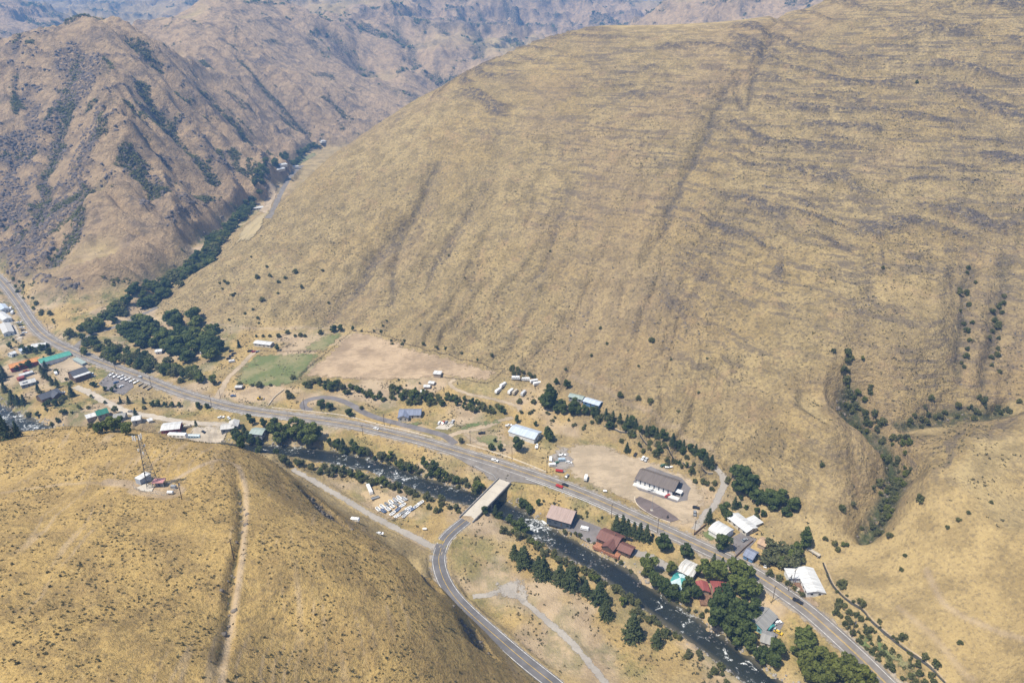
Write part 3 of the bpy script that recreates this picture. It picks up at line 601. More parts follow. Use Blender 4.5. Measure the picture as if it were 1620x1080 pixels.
def make_protos():
    rnd = random.Random(5)
    for kind, mt, nv in (('cot', L_COT, 6), ('dark', L_DARK, 4), ('lime', L_LIME, 3), ('wil', L_WIL, 4), ('shr', L_SHR, 5), ('pop', L_DARK, 3), ('pine', L_PINE, 5), ('sage', L_SAGE, 5)):
        PROTO[kind] = []
        for v in range(nv):
            seed = v * 17 + len(kind) * 7
            if kind in ('cot', 'dark', 'lime'):   # 10 m tall, about 9 m across
                w = rnd.uniform(3.6, 4.8); lob = lobes_round(rnd, w, 2.6, 8.4, rnd.randint(12, 18), 1.6); cr = crown_mesh('crown', lob, 1700, .46, seed); tr = trunk_mesh('trunk', [l[:3] for l in lob[:5]], 7, .32, seed)
            elif kind == 'pop':                   # columnar, 10 m tall, 3 m across
                lob = [(rnd.uniform(-.5, .5), rnd.uniform(-.5, .5), 1.2 + 8.2 * i / 13, 1.15 * math.sin(math.pi * (.18 + .74 * i / 13)) + .25) for i in range(14)]; cr = crown_mesh('crown', lob, 1100, .34, seed); tr = trunk_mesh('trunk', [(.3, .2, 5)], 8, .25, seed)
            elif kind == 'wil':                   # 5 m
                lob = lobes_round(rnd, 2.6, .9, 4.1, 12, 1.0); cr = crown_mesh('crown', lob, 850, .28, seed); tr = trunk_mesh('trunk', [l[:3] for l in lob[:5]], 3.2, .14, seed)
            elif kind == 'shr':                   # 3 m
                lob = lobes_round(rnd, 1.7, .5, 2.3, 9, .85); cr = crown_mesh('crown', lob, 520, .24, seed); tr = trunk_mesh('trunk', [l[:3] for l in lob[:4]], 1.6, .08, seed)
            elif kind == 'sage':                  # 1 m
                lob = lobes_round(rnd, .55, .2, .65, 5, .33); cr = crown_mesh('crown', lob, 90, .16, seed); tr = trunk_mesh('trunk', [l[:3] for l in lob[:2]], .5, .05, seed)
            else:                                 # pine: whorls of drooping boughs, 10 m
                rs = np.random.default_rng(seed); C, N, S = [], [], []; V, F = [], []; tube(V, F, (0, 0, -.6), (0, 0, 9.6), .24, .04)
                wid = rnd.uniform(2.7, 3.5); tiers = 14
                for t in range(tiers):
                    z = 1.1 + 8.5 * t / (tiers - 1); rr = wid * (1 - (t / (tiers - .3)) ** 1.25) + .15
                    for b_ in range(11 if t < 9 else 7):
                        a = rnd.uniform(0, 6.283); ln = rr * rnd.uniform(.65, 1.12); tip = (ln * math.cos(a), ln * math.sin(a), z - .18 * ln)
                        if t % 3 == 0 and b_ < 4: tube(V, F, (0, 0, z), tip, .05, .015, 4)
                        for s in range(11):
                            f = rs.random() ** .6; C.append((tip[0] * f + rs.normal() * .18, tip[1] * f + rs.normal() * .18, z - .18 * ln * f + rs.normal() * .22)); N.append((math.cos(a) * .5 + rs.normal() * .5, math.sin(a) * .5 + rs.normal() * .5, .8)); S.append(.36 * (1.2 - .5 * f))
                C, N, S = np.array(C), np.array(N), np.array(S); N /= np.linalg.norm(N, axis=1)[:, None]; VV, FF = leaf_quads(C, N, S, rs)
                cr = np_mesh('crown', VV, FF, False); at = cr.attributes.new('shade', 'FLOAT', 'POINT'); at.data.foreach_set('value', np.repeat(rs.random(len(C)) ** 2, 4).astype(np.float32)); tr = poly_mesh('trunk', V, F)
            cr.materials.append(mt); tr.materials.append(BARK); PROTO[kind].append((cr, tr))
make_protos()
NOM = {'cot': 10, 'dark': 10, 'lime': 10, 'pop': 10, 'wil': 5, 'shr': 3, 'pine': 10, 'sage': 1}
NAME = {'cot': 'cottonwood_tree', 'dark': 'shade_tree', 'lime': 'walnut_tree', 'pop': 'poplar_tree', 'wil': 'willow_bush', 'shr': 'shrub', 'pine': 'pine_tree', 'sage': 'sagebrush'}
CATS = {'cot': 'tree', 'dark': 'tree', 'lime': 'tree', 'pop': 'tree', 'wil': 'bush', 'shr': 'bush', 'pine': 'tree', 'sage': 'bush'}
PLANTED = []
def plant_at(kind, x, y, h, label, group=None, z=None, wide=1.0, parts=True):
    z = float(h_at(x, y)) if z is None else z
    k = int(np.argmin((RIVER[:, 0] - x) ** 2 + (RIVER[:, 1] - y) ** 2)); dx, dy = x - RIVER[k, 0], y - RIVER[k, 1]; dd = math.hypot(dx, dy) + 1e-6
    if dd < 8.0: q = random.uniform(8.0, 11.5) / dd; x, y = RIVER[k, 0] + dx * q, RIVER[k, 1] + dy * q; z = float(h_at(x, y))   # keep out of the water
    h *= {'pine': 1.12, 'cot': 1.08, 'dark': 1.1}.get(kind, 1.0); s = h / NOM[kind]; cr, tr = random.choice(PROTO[kind])
    nm = NAME[kind]
    if group and 'brush in' in group: nm = 'ravine_brush'
    elif kind == 'shr' and group: nm = 'ravine_brush' if 'brush' in group else 'juniper_bush' if ('big hill' in group or 'nose' in group or 'ravine mouth' in group) else 'riverside_shrub' if 'bank' in group and 'canal' not in group else nm
    e = new_obj(nm, None); e.location = (x, y, z - .05); e.rotation_euler = (0, 0, random.uniform(0, 6.283)); e.scale = (s * wide * random.uniform(.92, 1.08), s * wide * random.uniform(.92, 1.08), s)
    e.empty_display_size = .5
    new_obj('trunk', tr, e); new_obj('crown', cr, e); tag(e, label, CATS[kind], group); PLANTED.append((x, y, h)); return e
def plant(kind, px, py, h, label, group=None, wide=1.0):
    x, y, z = ground(px, py); return plant_at(kind, x, y, h, label, group, None, wide)
def many(kind, s, h, label, group, org=(0, 0), sc_=1.0, jit=.15, wide=1.0):
    """several of one kind at traced pixels; heights may follow as a third value"""
    for q in s.split():
        v = [float(t) for t in q.split(',')]; hh = (v[2] if len(v) > 2 else h) * random.uniform(1 - jit, 1 + jit)
        plant(kind, org[0] + v[0] / sc_, org[1] + v[1] / sc_, hh, label, group, wide)
def grove(kinds, s, n, h0, h1, label, group, mind=3.5, wide=1.0):
    """n plants spread over a traced patch of ground"""
    P = np.array(path(s)); k = 0; tries = 0; mine = []
    while k < n and tries < n * 60:
        tries += 1; x = random.uniform(P[:, 0].min(), P[:, 0].max()); y = random.uniform(P[:, 1].min(), P[:, 1].max())
        if not in_poly(P, np.array([x]), np.array([y]))[0] or any((x - a) ** 2 + (y - b) ** 2 < mind ** 2 for a, b in mine): continue
        kd = random.choice(kinds); mine.append((x, y)); k += 1
        lb = label if isinstance(label, str) else label[kd]; gp = group if isinstance(group, str) else group[kd]
        plant_at(kd, x, y, random.uniform(h0, h1) * (.55 if kd in ('shr', 'wil') and h0 > 6 else 1), lb, gp, None, wide)
def along(kinds, s, n, h0, h1, spread, label, group, z=None):
    pl = spline(path(s, z), 3.0)
    for i in range(n):
        p = pl[int((i + random.random()) / n * (len(pl) - 1))]; kd = random.choice(kinds); lb = label if isinstance(label, str) else label[kd]; gp = group if isinstance(group, str) else group[kd]
        x, y = p[0] + random.gauss(0, spread), p[1] + random.gauss(0, spread); plant_at(kd, x, y, random.uniform(h0, h1), lb, gp)
Z1, Z2, Z3, Z4, Z5, Z6 = (0, 420), (300, 480), (600, 560), (900, 600), (780, 760), (1040, 780); K = 3.6
# --- pines on the dry south bank
many('pine', '122,440,9 160,452,8 178,488,13 258,520,10 285,545,12 300,550,9 380,575,11 425,590,10 450,610,13 528,645,9 605,690,13 630,700,9 640,775,11 790,895,15 815,890,10 930,935,10', 10, 'dark green pine on the dry south bank between the river and the gravel track', 'pines on the dry south bank', Z5, K, .06, 1.25)
many('pine', '700,292 735,298 765,306 800,318 835,328 872,346', 11, 'dark pine in the row between the highway and the maroon roofed house', 'pines behind the maroon roofed house', Z5, K)
plant('dark', *[780 + 972 / K, 760 + 392 / K], 11, 'broad dark tree between the highway and the gravel drive past the row of pines', None, 1.0)
plant('dark', 780 + 1100 / K, 760 + 432 / K, 9, 'round dark tree on the highway verge above the white metal roofed building')
# --- line of trees on the canal bank below the big hill
for s, k in (('160,222 210,228 250,232 290,248 330,262 380,278 440,312 500,335 590,372 650,402 720,432 780,482 810,502', 'pine'), ('540,352 620,392 690,412 750,452 470,322 350,272', 'dark')):
    many(k, s, 8.5, 'dark pine in the tree line along the canal below the big hill' if k == 'pine' else 'leafy tree in the tree line along the canal below the big hill', 'pines along the canal' if k == 'pine' else 'leafy trees along the canal', Z4, K, .2)
along(['shr'], '965,660 1000,682 1040,705 1080,725 1110,745', 16, 2.2, 3.8, 3.5, 'green shrub on the canal bank above the store lot', 'shrubs on the canal bank')
many('shr', '300,360 330,400 420,415 500,430 560,465 700,530 640,500 790,600 830,600 760,590 810,630', 4.2, 'bushy green shrub on the slope between the canal and the store', 'shrubs behind the store', Z4, K, .25)
many('pine', '330,415,7', 7, 'lone small pine on the bank behind the gravel store lot', None, Z4, K)
many('dark', '960,545 1000,575 970,635 1020,655 1070,685 1110,705 1170,742 1230,775 1275,745 1200,705 1040,610 1145,690', 8.5, 'dark green tree in the grove between the gravel drive and the bare hillside', 'grove east of the gravel drive', Z4, K, .2, 1.3)
grove(['shr', 'dark'], '1140,760 1160,750 1185,775 1230,800 1250,815 1200,820 1170,805', 14, 3, 5.5, {'shr': 'low shrub under the grove east of the gravel drive', 'dark': 'small tree under the grove east of the gravel drive'}, {'shr': 'shrubs in the east grove', 'dark': 'small trees in the east grove'})
many('pine', '795,815,10 940,735,9', 9, 'dark conifer beside the white roofed houses off the gravel drive', 'conifers by the white roofed houses', Z4, K)
many('dark', '885,775,9 900,800,8', 9, 'leafy tree behind the white arched roof shop', 'trees behind the arched roof shop', Z4, K)
plant('dark', 900 + 872 / K, 600 + 975 / K, 11, 'large dark shade tree beside the highway in front of the white arched roof shop', None, 1.1)
many('wil', '1120,1045 1180,1065 1250,1060 1220,1000 1290,1020 1160,990', 8.5, 'grey green willow in the thicket beside the blue roofed house', 'willows beside the blue roofed house', Z4, K, .1, 1.3)
many('cot', '760,385,9 700,410,8 790,350,9', 9, 'leafy tree in the thicket behind the long white mobile home', 'trees behind the mobile home', Z6, K)
plant('pop', 1040 + 838 / K, 780 + 310 / K, 15, 'tall narrow poplar where the irrigation flume crosses to the hillside', None, 1.3)
many('shr', '640,465,4 690,490,3.5 740,520,3 780,550,3 820,580,3', 3, 'dark hedge shrub between the highway and the mobile home', 'hedge by the mobile home', Z6, K)
# --- riverside groves at the right
many('cot', '270,485 335,495 425,560 480,585 530,595 500,485 440,470', 12.5, 'big green cottonwood around the red roofed house beside the highway', 'cottonwoods by the red roofed house', Z6, K, .12)
many('dark', '350,690 330,760 430,705 480,765 410,785 450,845 530,705 380,640 500,830', 12.5, 'dark shade tree in the grove between the red roofed house and the river', 'shade trees below the red roofed house', Z6, K, .12)
many('dark', '90,605 150,625 215,600 30,565 60,620 -30,540 180,560', 9, 'dark tree on the river bank below the teal roofed house', 'trees below the teal roofed house', Z6, K)
many('lime', '75,455,8', 8, 'yellow green tree beside the white metal roofed building', None, Z6, K); many('pine', '318,405,7 365,430,8', 8, 'small conifer between the highway and the white metal roofed building', 'conifers by the metal roofed building', Z6, K)
plant('cot', 780 + 870 / K, 760 + 520 / K, 13, 'tall bushy cottonwood on the river bank beside the gravel drive', None); plant('lime', 780 + 850 / K, 760 + 575 / K, 8, 'yellowing tree at the water below the tall cottonwood'); many('dark', '905,570 945,600 985,620', 8, 'tree on the steep river bank below the gravel drive', 'trees below the gravel drive', Z5, K)
many('dark', '530,895,10 590,960,10 665,930,11 670,985,8 620,1005,8', 9, 'dark tree below the small grey roofed house by the river', 'trees below the grey roofed house', Z6, K)
many('cot', '830,865,14 800,925,8', 12, 'spreading cottonwood between the highway and the small grey roofed house', 'cottonwoods by the highway bend', Z6, K)
many('lime', '830,1005 900,965 960,1005 1010,1065 1060,1010 1120,1065 1085,1095 890,1085 1165,1100 950,1080', 12.5, 'olive green walnut tree in the grove beside the lower side road', 'walnut grove by the side road', Z6, K, .1)
# --- river banks: willows and small trees
along(['wil', 'shr', 'wil'], '600,733 650,745 700,758 745,775 760,785', 44, 3, 5.5, 2.4, {'wil': 'grey green willow bush on the north river bank above the bridge', 'shr': 'green shrub on the north river bank above the bridge'}, {'wil': 'willows north bank', 'shr': 'shrubs north bank'})
along(['shr', 'wil'], '560,752 620,772 680,792 735,810', 40, 2.5, 5, 1.8, {'wil': 'willow bush along the storage yard side of the river', 'shr': 'green shrub along the storage yard side of the river'}, {'wil': 'willows yard bank', 'shr': 'shrubs yard bank'})
many('cot', '270,650,6 335,695,8 560,800,10 440,735,6 380,720,5', 7, 'small cottonwood on the slope between the highway and the river above the bridge', 'cottonwoods above the bridge', Z3, K)
many('pine', '662,925,8 560,790,7', 8, 'narrow conifer at the water beside the bridge', 'conifers beside the bridge', Z3, K)
many('dark', '790,900,8 800,1000,10 850,880,6 905,860,5 760,960,8 830,950,7 880,1020,8 600,910,6 700,940,6', 8, 'dark tree on the river bank just below the bridge', 'trees below the bridge', Z3, K)
along(['wil', 'shr'], '830,850 880,882 930,912 980,945 1030,985 1080,1025 1120,1055 1150,1075', 70, 2.2, 4.8, 2.6, {'wil': 'grey green willow bush on the south river bank below the bridge', 'shr': 'green shrub on the south river bank below the bridge'}, {'wil': 'willows south bank', 'shr': 'shrubs south bank'})
along(['wil', 'shr'], '890,842 940,872 1000,905 1060,945 1110,985 1160,1020 1200,1050', 34, 1.8, 3.4, 2.0, {'wil': 'willow bush among the stones of the north bank below the bridge', 'shr': 'shrub among the stones of the north bank below the bridge'}, {'wil': 'willows stony bank', 'shr': 'shrubs stony bank'})
many('shr', '280,880,3.5 330,900,4 350,890,3', 3.5, 'green bush in the dry storage yard beside the bridge', 'bushes by the storage yard', Z3, K)
# --- big grove and strip at the left
for nm, s, n, a, b in (('grove', '192,530 225,512 262,502 315,508 345,525 348,555 330,578 290,572 255,556 215,548', 66, 8, 16), ):
    grove(['dark', 'cot', 'dark', 'cot'], s, n, a, b, {'dark': 'dark shade tree in the large grove between the creek and the pasture', 'cot': 'lighter green cottonwood in the large grove between the creek and the pasture'}, {'dark': 'shade trees large grove', 'cot': 'cottonwoods large grove'}, 4.6, 1.25)
along(['cot', 'shr', 'dark'], '135,546 170,557 210,571 250,584 290,594 330,602', 78, 6, 10, 6.0, {'cot': 'cottonwood in the strip of trees along the highway bank', 'shr': 'green shrub in the strip of trees along the highway bank', 'dark': 'dark tree in the strip of trees along the highway bank'}, {'cot': 'cottonwoods highway strip', 'shr': 'shrubs highway strip', 'dark': 'dark trees highway strip'})
grove(['cot', 'dark', 'shr', 'dark'], '105,535 150,506 200,476 240,452 295,422 330,385 365,350 378,348 355,385 320,425 285,455 258,474 228,488 190,505 150,528 118,543', 170, 6, 12, {'cot': 'green cottonwood in the creek bottom of the side canyon', 'dark': 'dark tree in the creek bottom of the side canyon', 'shr': 'green shrub in the creek bottom of the side canyon'}, {'cot': 'cottonwoods side canyon', 'dark': 'dark trees side canyon', 'shr': 'shrubs side canyon'}, 4.2, 1.3)
grove(['dark', 'cot'], '368,352 390,325 402,300 406,275 440,258 470,242 505,230 508,235 478,248 445,262 426,275 418,300 408,322 385,352', 70, 8, 13, {'cot': 'green cottonwood far up the side canyon near the far farmhouses', 'dark': 'dark tree far up the side canyon near the far farmhouses'}, {'cot': 'cottonwoods far canyon', 'dark': 'dark trees far canyon'}, 6, 1.3)
along(['shr', 'shr', 'cot'], '20,430 32,458 50,480 70,500 90,515', 16, 3, 6, 3, {'shr': 'green shrub on the uphill side of the highway curve', 'cot': 'small cottonwood on the uphill side of the highway curve'}, {'shr': 'shrubs highway curve', 'cot': 'cottonwoods highway curve'})
# --- trees along the highway and around the pasture (second zoom)
many('cot', '520,805 580,835 640,838 700,805 722,775 560,765 610,735 660,760 500,760', 13.5, 'tall green cottonwood in the clump between the highway and the river', 'cottonwoods below the highway', Z2, K, .1)
many('dark', '360,690 420,705 460,730 480,700 340,665', 7.5, 'dark tree behind the green grey roofed house below the highway', 'trees behind the green grey roofed house', Z2, K); many('dark', '255,805 300,825 360,815 410,835 450,850 330,800 280,790 390,800', 8, 'dark tree along the river behind the grey roofed house', 'trees behind the grey roofed house', Z2, K)
many('pine', '880,870,12 315,745,9', 12, 'tall dark conifer near the river below the highway', 'conifers below the highway', Z2, K); many('dark', '840,855,8 925,870,8 800,800,5', 8, 'dark leafy tree by the river rapids below the highway', 'trees by the rapids', Z2, K)
along(['wil', 'shr', 'dark'], '435,720 470,735 510,742 560,752', 18, 3, 6, 2.5, {'wil': 'willow bush by the river rapids', 'shr': 'green shrub by the river rapids', 'dark': 'small dark tree by the river rapids'}, {'wil': 'willows by the rapids', 'shr': 'shrubs by the rapids', 'dark': 'small trees by the rapids'})
many('dark', '755,590,7 800,605,7', 7, 'round bushy tree on the island of the asphalt loop beside the highway', 'bushy trees on the loop', Z2, K, .05, 1.3)
plant('dark', 300 + 910 / K, 480 + 640 / K, 7, 'single round tree between the asphalt loop and the highway', None, 1.25); many('shr', '980,600,4', 4, 'small round bush at the end of the asphalt loop', None, Z2, K)
many('dark', '500,268,6', 6, 'round dark tree beside the white mobile home at the pasture', None, Z2, K); many('pine', '282,250,8', 8, 'dark conifer between the large grove and the white mobile home', None, Z2, K)
many('dark', '820,160,6.5 860,158,6 930,156,6', 6, 'dark round tree at the top fence of the pasture', 'trees at the pasture fence', Z2, K)
many('shr', '745,172,5 630,188,5 560,172,4 505,192,4.5 600,190,4 660,190,4 460,190,3.5 420,190,3.5 380,190,3', 4, 'green shrub along the upper edge of the pasture', 'shrubs above the pasture', Z2, K)
many('shr', '590,430,5 400,475,6 290,465,5 700,455,5 740,450,5 360,470,3 460,470,3 570,540,5 560,510,4', 5, 'rounded shrub along the lower edge of the pasture', 'shrubs below the pasture', Z2, K); plant('cot', 300 + 810 / K, 480 + 495 / K, 8, 'cottonwood at the lower corner of the bare corral'); many('shr', '1155,480,5', 5, 'round dark bush standing alone on the edge of the corral', None, Z2, K)
many('shr', '1090,165,4 1210,235,3.6 1150,215,3 980,160,2.5 1050,160,2.5 1100,130,2.5 1120,100,2.5', 3, 'dark bush on the foot of the big hill above the corral', 'bushes above the corral', Z2, K)
# --- creek belt between corral and frontage road
grove(['shr', 'cot', 'shr', 'dark'], '478,612 505,604 540,606 590,622 640,612 690,626 740,632 800,648 802,657 740,650 690,642 640,640 600,636 540,622', 95, 3.6, 6.2, {'shr': 'green shrub in the creek belt below the corral', 'cot': 'small cottonwood in the creek belt below the corral', 'dark': 'small dark tree in the creek belt below the corral'}, {'shr': 'shrubs creek belt', 'cot': 'cottonwoods creek belt', 'dark': 'trees creek belt'}, 2.5)
many('cot', '200,250,9 130,260,7 290,270,8', 8, 'cottonwood behind the blue grey roofed house in the creek belt', 'cottonwoods behind the blue grey roof', Z3, K)
many('dark', '640,545,5 690,550,6 660,500,4', 5, 'small tree on the lawn between the barn drive and the highway', 'trees on the barn lawn', Z3, K); plant('dark', 600 + 785 / K, 560 + 555 / K, 11.5, 'large dark tree in front of the blue roofed barn'); many('wil', '465,502,5', 5, 'grey green bush at the mouth of the barn drive', None, Z3, K)
many('dark', '785,390,7', 7, 'dark tree behind the barn at the end of the farm track', None, Z3, K); many('dark', '890,410,5', 5, 'small dark tree at the back of the blue roofed barn', None, Z3, K); many('pop', '960,480,11 975,495,10', 10, 'dark columnar tree beside the blue roofed barn', 'columnar trees by the barn', Z3, K, .05, 1.5)
many('pop', '965,310,23 985,300,18', 20, 'very tall dark poplar beside the trailer park', 'tall poplars by the trailers', Z3, K, .03, 1.25)
many('dark', '945,310 1010,335 1050,340 1090,345 1130,345 1170,350 1220,350 1040,310 1110,310 930,290', 8.5, 'dark tree in the thick grove below the green roofed sheds', 'grove below the green sheds', Z3, K, .15); many('dark', '1070,195,7 1010,170,5', 6, 'dark tree above the green roofed sheds at the hill foot', 'trees above the green sheds', Z3, K)
many('shr', '800,278,4 880,280,4', 4, 'round bush beside the farm track below the trailers', 'bushes by the trailers', Z3, K); grove(['shr'], '805,585 830,588 848,596 845,602 825,598 806,594', 12, 2.5, 4, 'dark shrub at the hill foot behind the trailers', 'shrubs behind the trailers', 2)
many('shr', '75,190,4.5 110,150,2 155,180,2 230,170,1.8', 3, 'bush on the edge of the corral above the creek belt', 'bushes at the corral edge', Z3, K)
along(['shr'], '825,655 860,652 900,668 940,680', 14, 2, 3, 2, 'low green shrub on the bank above the barn', 'shrubs above the barn')
# --- town at the left
many('pine', '30,720,11 80,790,13 110,795,10 5,660,11 25,640,12 140,790,8', 11, 'dark pine between the dark grey house and the river', 'pines at the town riverside', Z1, K); many('pine', '255,640 275,655 300,680 330,695 240,610 220,720 265,600', 8, 'dark conifer between the town houses', 'conifers between the town houses', Z1, K)
many('dark', '130,590 170,580 100,600 150,500 180,495 210,500 280,505 60,470 240,480 130,480', 6.5, 'dark tree around the orange roofed building', 'trees around the orange roof', Z1, K); plant('pine', 410 / K, 420 + 745 / K, 9, 'round dark conifer beside the pale town road', None, 1.3)
many('dark', '280,800,6 320,800,7 540,690,5 600,715,4 640,720,5 660,700,4', 5, 'dark tree beside the town car park and houses', 'town trees', Z1, K); many('pine', '690,785,6 735,785,6 820,785,5', 6, 'dark conifer between the pale town road and the highway', 'conifers on the town road bank', Z1, K)
many('dark', '870,800 905,802 945,805 985,805', 5.5, 'dark hedge tree in the row between the town road and the highway', 'hedge row above the town road', Z1, K); many('dark', '1025,805,4.5 1130,815,6 1180,815,4.5', 5, 'round dark tree beside the highway near the field drive', 'round trees by the highway', Z1, K); many('pine', '1118,915,6 780,875,9', 7, 'dark conifer beside the pale gravel road', 'conifers by the gravel road', Z1, K)
many('cot', '660,835,5 690,935,8 650,945,8 720,965,7 600,950,6 570,955,6', 7, 'grey green tree beside the teal green roofed house', 'trees by the teal green roof', Z1, K); along(['shr', 'dark', 'wil'], '40,655 80,672 120,672 160,678 200,682', 26, 3, 5, 3.0, {'shr': 'green shrub along the town side of the river', 'dark': 'small dark tree along the town side of the river', 'wil': 'willow along the town side of the river'}, {'shr': 'shrubs town river', 'dark': 'trees town river', 'wil': 'willows town river'})
many('pine', '40,985,12 10,975,10 105,975,8', 10, 'dark pine on the far river bank beyond the golden hill', 'pines beyond the golden hill', Z1, K); grove(['shr', 'cot'], '60,620 110,630 150,650 120,660 70,650', 14, 2.5, 4.5, {'shr': 'shrub on the dry slope below the dark grey house', 'cot': 'small tree on the dry slope below the dark grey house'}, {'shr': 'shrubs below the grey house', 'cot': 'trees below the grey house'})
# --- bushes on the slopes
many('shr', '57,207,2.5 82,223,3 68,240,5 88,238,4 101,248,4 112,241,3.5 128,232,5 170,229,4 137,255,4 100,265,2.5 20,250,4 27,268,4 32,265,3 8,249,3 16,246,3.5 75,276,5 60,290,2.5 180,280,3 48,297,2.5 22,307,3 68,305,4 70,312,3 12,258,3', 3.5, 'dark juniper bush scattered on the nose of the big hill', 'junipers on the hill nose', (340, 200), 1.0, .2)
many('shr', '1030,541,5 1027,638,5 1010,632,4.5 980,627,5 1332,808,5 1300,738,3.5 1073,652,3 1450,132,4 1105,622,2 1062,570,2 1119,568,2 1010,580,2.2 895,585,2.5 870,398,2 710,405,2.5 935,563,3 960,545,3 950,520,3 1397,425,2.5 778,563,3 620,545,3 640,540,2.5 670,545,3 690,550,3 705,553,3 730,560,2.5 755,570,2.5 665,515,2 735,440,2', 3, 'lone dark bush on the open face of the big hill', 'bushes on the big hill', jit=.1)
along(['shr', 'lime', 'wil'], '1345,575 1350,610 1356,645 1385,680 1408,715 1426,750 1412,785 1390,820 1360,850', 92, 2.5, 6.0, 5.0, {'shr': 'green brush in the bottom of the steep ravine', 'lime': 'yellow green brush in the bottom of the steep ravine', 'wil': 'grey brush in the bottom of the steep ravine'}, {'shr': 'green brush in the ravine', 'lime': 'yellow green brush in the ravine', 'wil': 'grey brush in the ravine'})
along(['shr', 'wil'], '1620,645 1570,648 1520,655 1470,658 1430,668', 34, 2.5, 4.5, 3.5, {'shr': 'green brush in the side branch of the ravine', 'wil': 'grey brush in the side branch of the ravine'}, {'shr': 'green brush in the side branch', 'wil': 'grey brush in the side branch'})
along(['shr'], '1535,430 1530,480 1525,520 1520,560 1515,600', 18, 2.5, 4.5, 3.0, 'dark brush in the left of the two upper gullies', 'brush in the left upper gully'); along(['shr'], '1580,470 1577,510 1575,550 1568,590', 18, 2.5, 4.5, 2.5, 'dark brush in the right of the two upper gullies', 'brush in the right upper gully')
many('shr', '255,530,5 370,640,4 225,685,4 595,440,2.5 925,160,2.5 975,115,2.5 1110,58,2.5 540,1005,4 730,945,3.5 790,980,4 700,45,4.5 530,250,3.5 860,200,2 615,360,2 930,855,2 470,735,2.5 600,830,4', 3.5, 'green bush on the dry slope across the ravine mouth', 'bushes across the ravine mouth', (1260, 780), K, .15)

# --- brushy band between the highway and the irrigation ditch
grove(['shr', 'wil', 'shr'], '1318,948 1345,965 1375,995 1410,1025 1450,1050 1490,1085 1440,1085 1400,1055 1365,1025 1340,1000', 46, 1.6, 3.6, {'shr': 'green shrub in the brushy band between the highway and the irrigation ditch', 'wil': 'grey green bush in the brushy band between the highway and the irrigation ditch'}, {'shr': 'shrubs by the irrigation ditch', 'wil': 'grey bushes by the irrigation ditch'}, 2.2)
along(['shr', 'wil'], '1312,915 1340,948 1380,985 1440,1033 1490,1075', 20, 1.0, 2.2, 1.2, {'shr': 'low shrub growing on the edge of the irrigation ditch', 'wil': 'low grey bush growing on the edge of the irrigation ditch'}, {'shr': 'shrubs on the ditch edge', 'wil': 'bushes on the ditch edge'})
# --- more cover on the river banks above the bridge and behind the lots
along(['cot', 'wil', 'dark'], '520,715 560,720 610,735 660,748 710,762', 22, 4, 8, 2.0, {'cot': 'young cottonwood on the north bank of the river above the bridge', 'wil': 'tall willow on the north bank of the river above the bridge', 'dark': 'dark tree on the north bank of the river above the bridge'}, {'cot': 'young cottonwoods north bank', 'wil': 'tall willows north bank', 'dark': 'dark trees north bank'})
along(['cot', 'wil', 'dark'], '500,745 560,752 600,765 640,776', 20, 4, 7.5, 2.0, {'cot': 'young cottonwood on the storage yard bank of the river', 'wil': 'tall willow on the storage yard bank of the river', 'dark': 'dark tree on the storage yard bank of the river'}, {'cot': 'young cottonwoods yard bank', 'wil': 'tall willows yard bank', 'dark': 'dark trees yard bank'})
along(['wil', 'cot', 'shr'], '800,838 850,865 900,895 950,925 1000,962', 26, 3, 6, 2.0, {'wil': 'tall willow on the pine side of the river below the bridge', 'cot': 'young cottonwood on the pine side of the river below the bridge', 'shr': 'leafy shrub on the pine side of the river below the bridge'}, {'wil': 'tall willows pine side bank', 'cot': 'young cottonwoods pine side bank', 'shr': 'leafy shrubs pine side bank'})
along(['cot', 'dark', 'shr'], '905,648 950,662 1000,684 1050,706 1100,730', 22, 3.5, 7, 3.0, {'cot': 'bright green tree filling the canal tree line', 'dark': 'dark leafy tree filling the canal tree line', 'shr': 'leafy shrub filling the canal tree line'}, {'cot': 'bright trees canal line', 'dark': 'dark trees canal line', 'shr': 'leafy shrubs canal line'})
grove(['cot', 'shr', 'lime'], '1300,850 1330,856 1345,866 1320,872', 5, 2.5, 4, {'cot': 'small tree at the mouth of the ravine', 'shr': 'brush clump at the mouth of the ravine', 'lime': 'yellow green tree at the mouth of the ravine'}, {'cot': 'ravine mouth trees', 'shr': 'ravine mouth brush', 'lime': 'ravine mouth yellow trees'}, 2.0)

along(['shr', 'dark', 'cot'], '20,540 50,552 95,600 130,612 180,640 230,652', 18, 2, 4.5, 5.0, {'shr': 'garden shrub among the town houses', 'dark': 'small dark garden tree among the town houses', 'cot': 'small bright garden tree among the town houses'}, {'shr': 'town garden shrubs', 'dark': 'town garden dark trees', 'cot': 'town garden bright trees'})
along(['shr', 'wil'], '870,795 930,815 1000,845 1060,868', 16, 1.4, 2.6, 2.5, {'shr': 'low shrub on the bank below the steel guard rail', 'wil': 'grey bush on the bank below the steel guard rail'}, {'shr': 'shrubs below the guard rail', 'wil': 'bushes below the guard rail'})

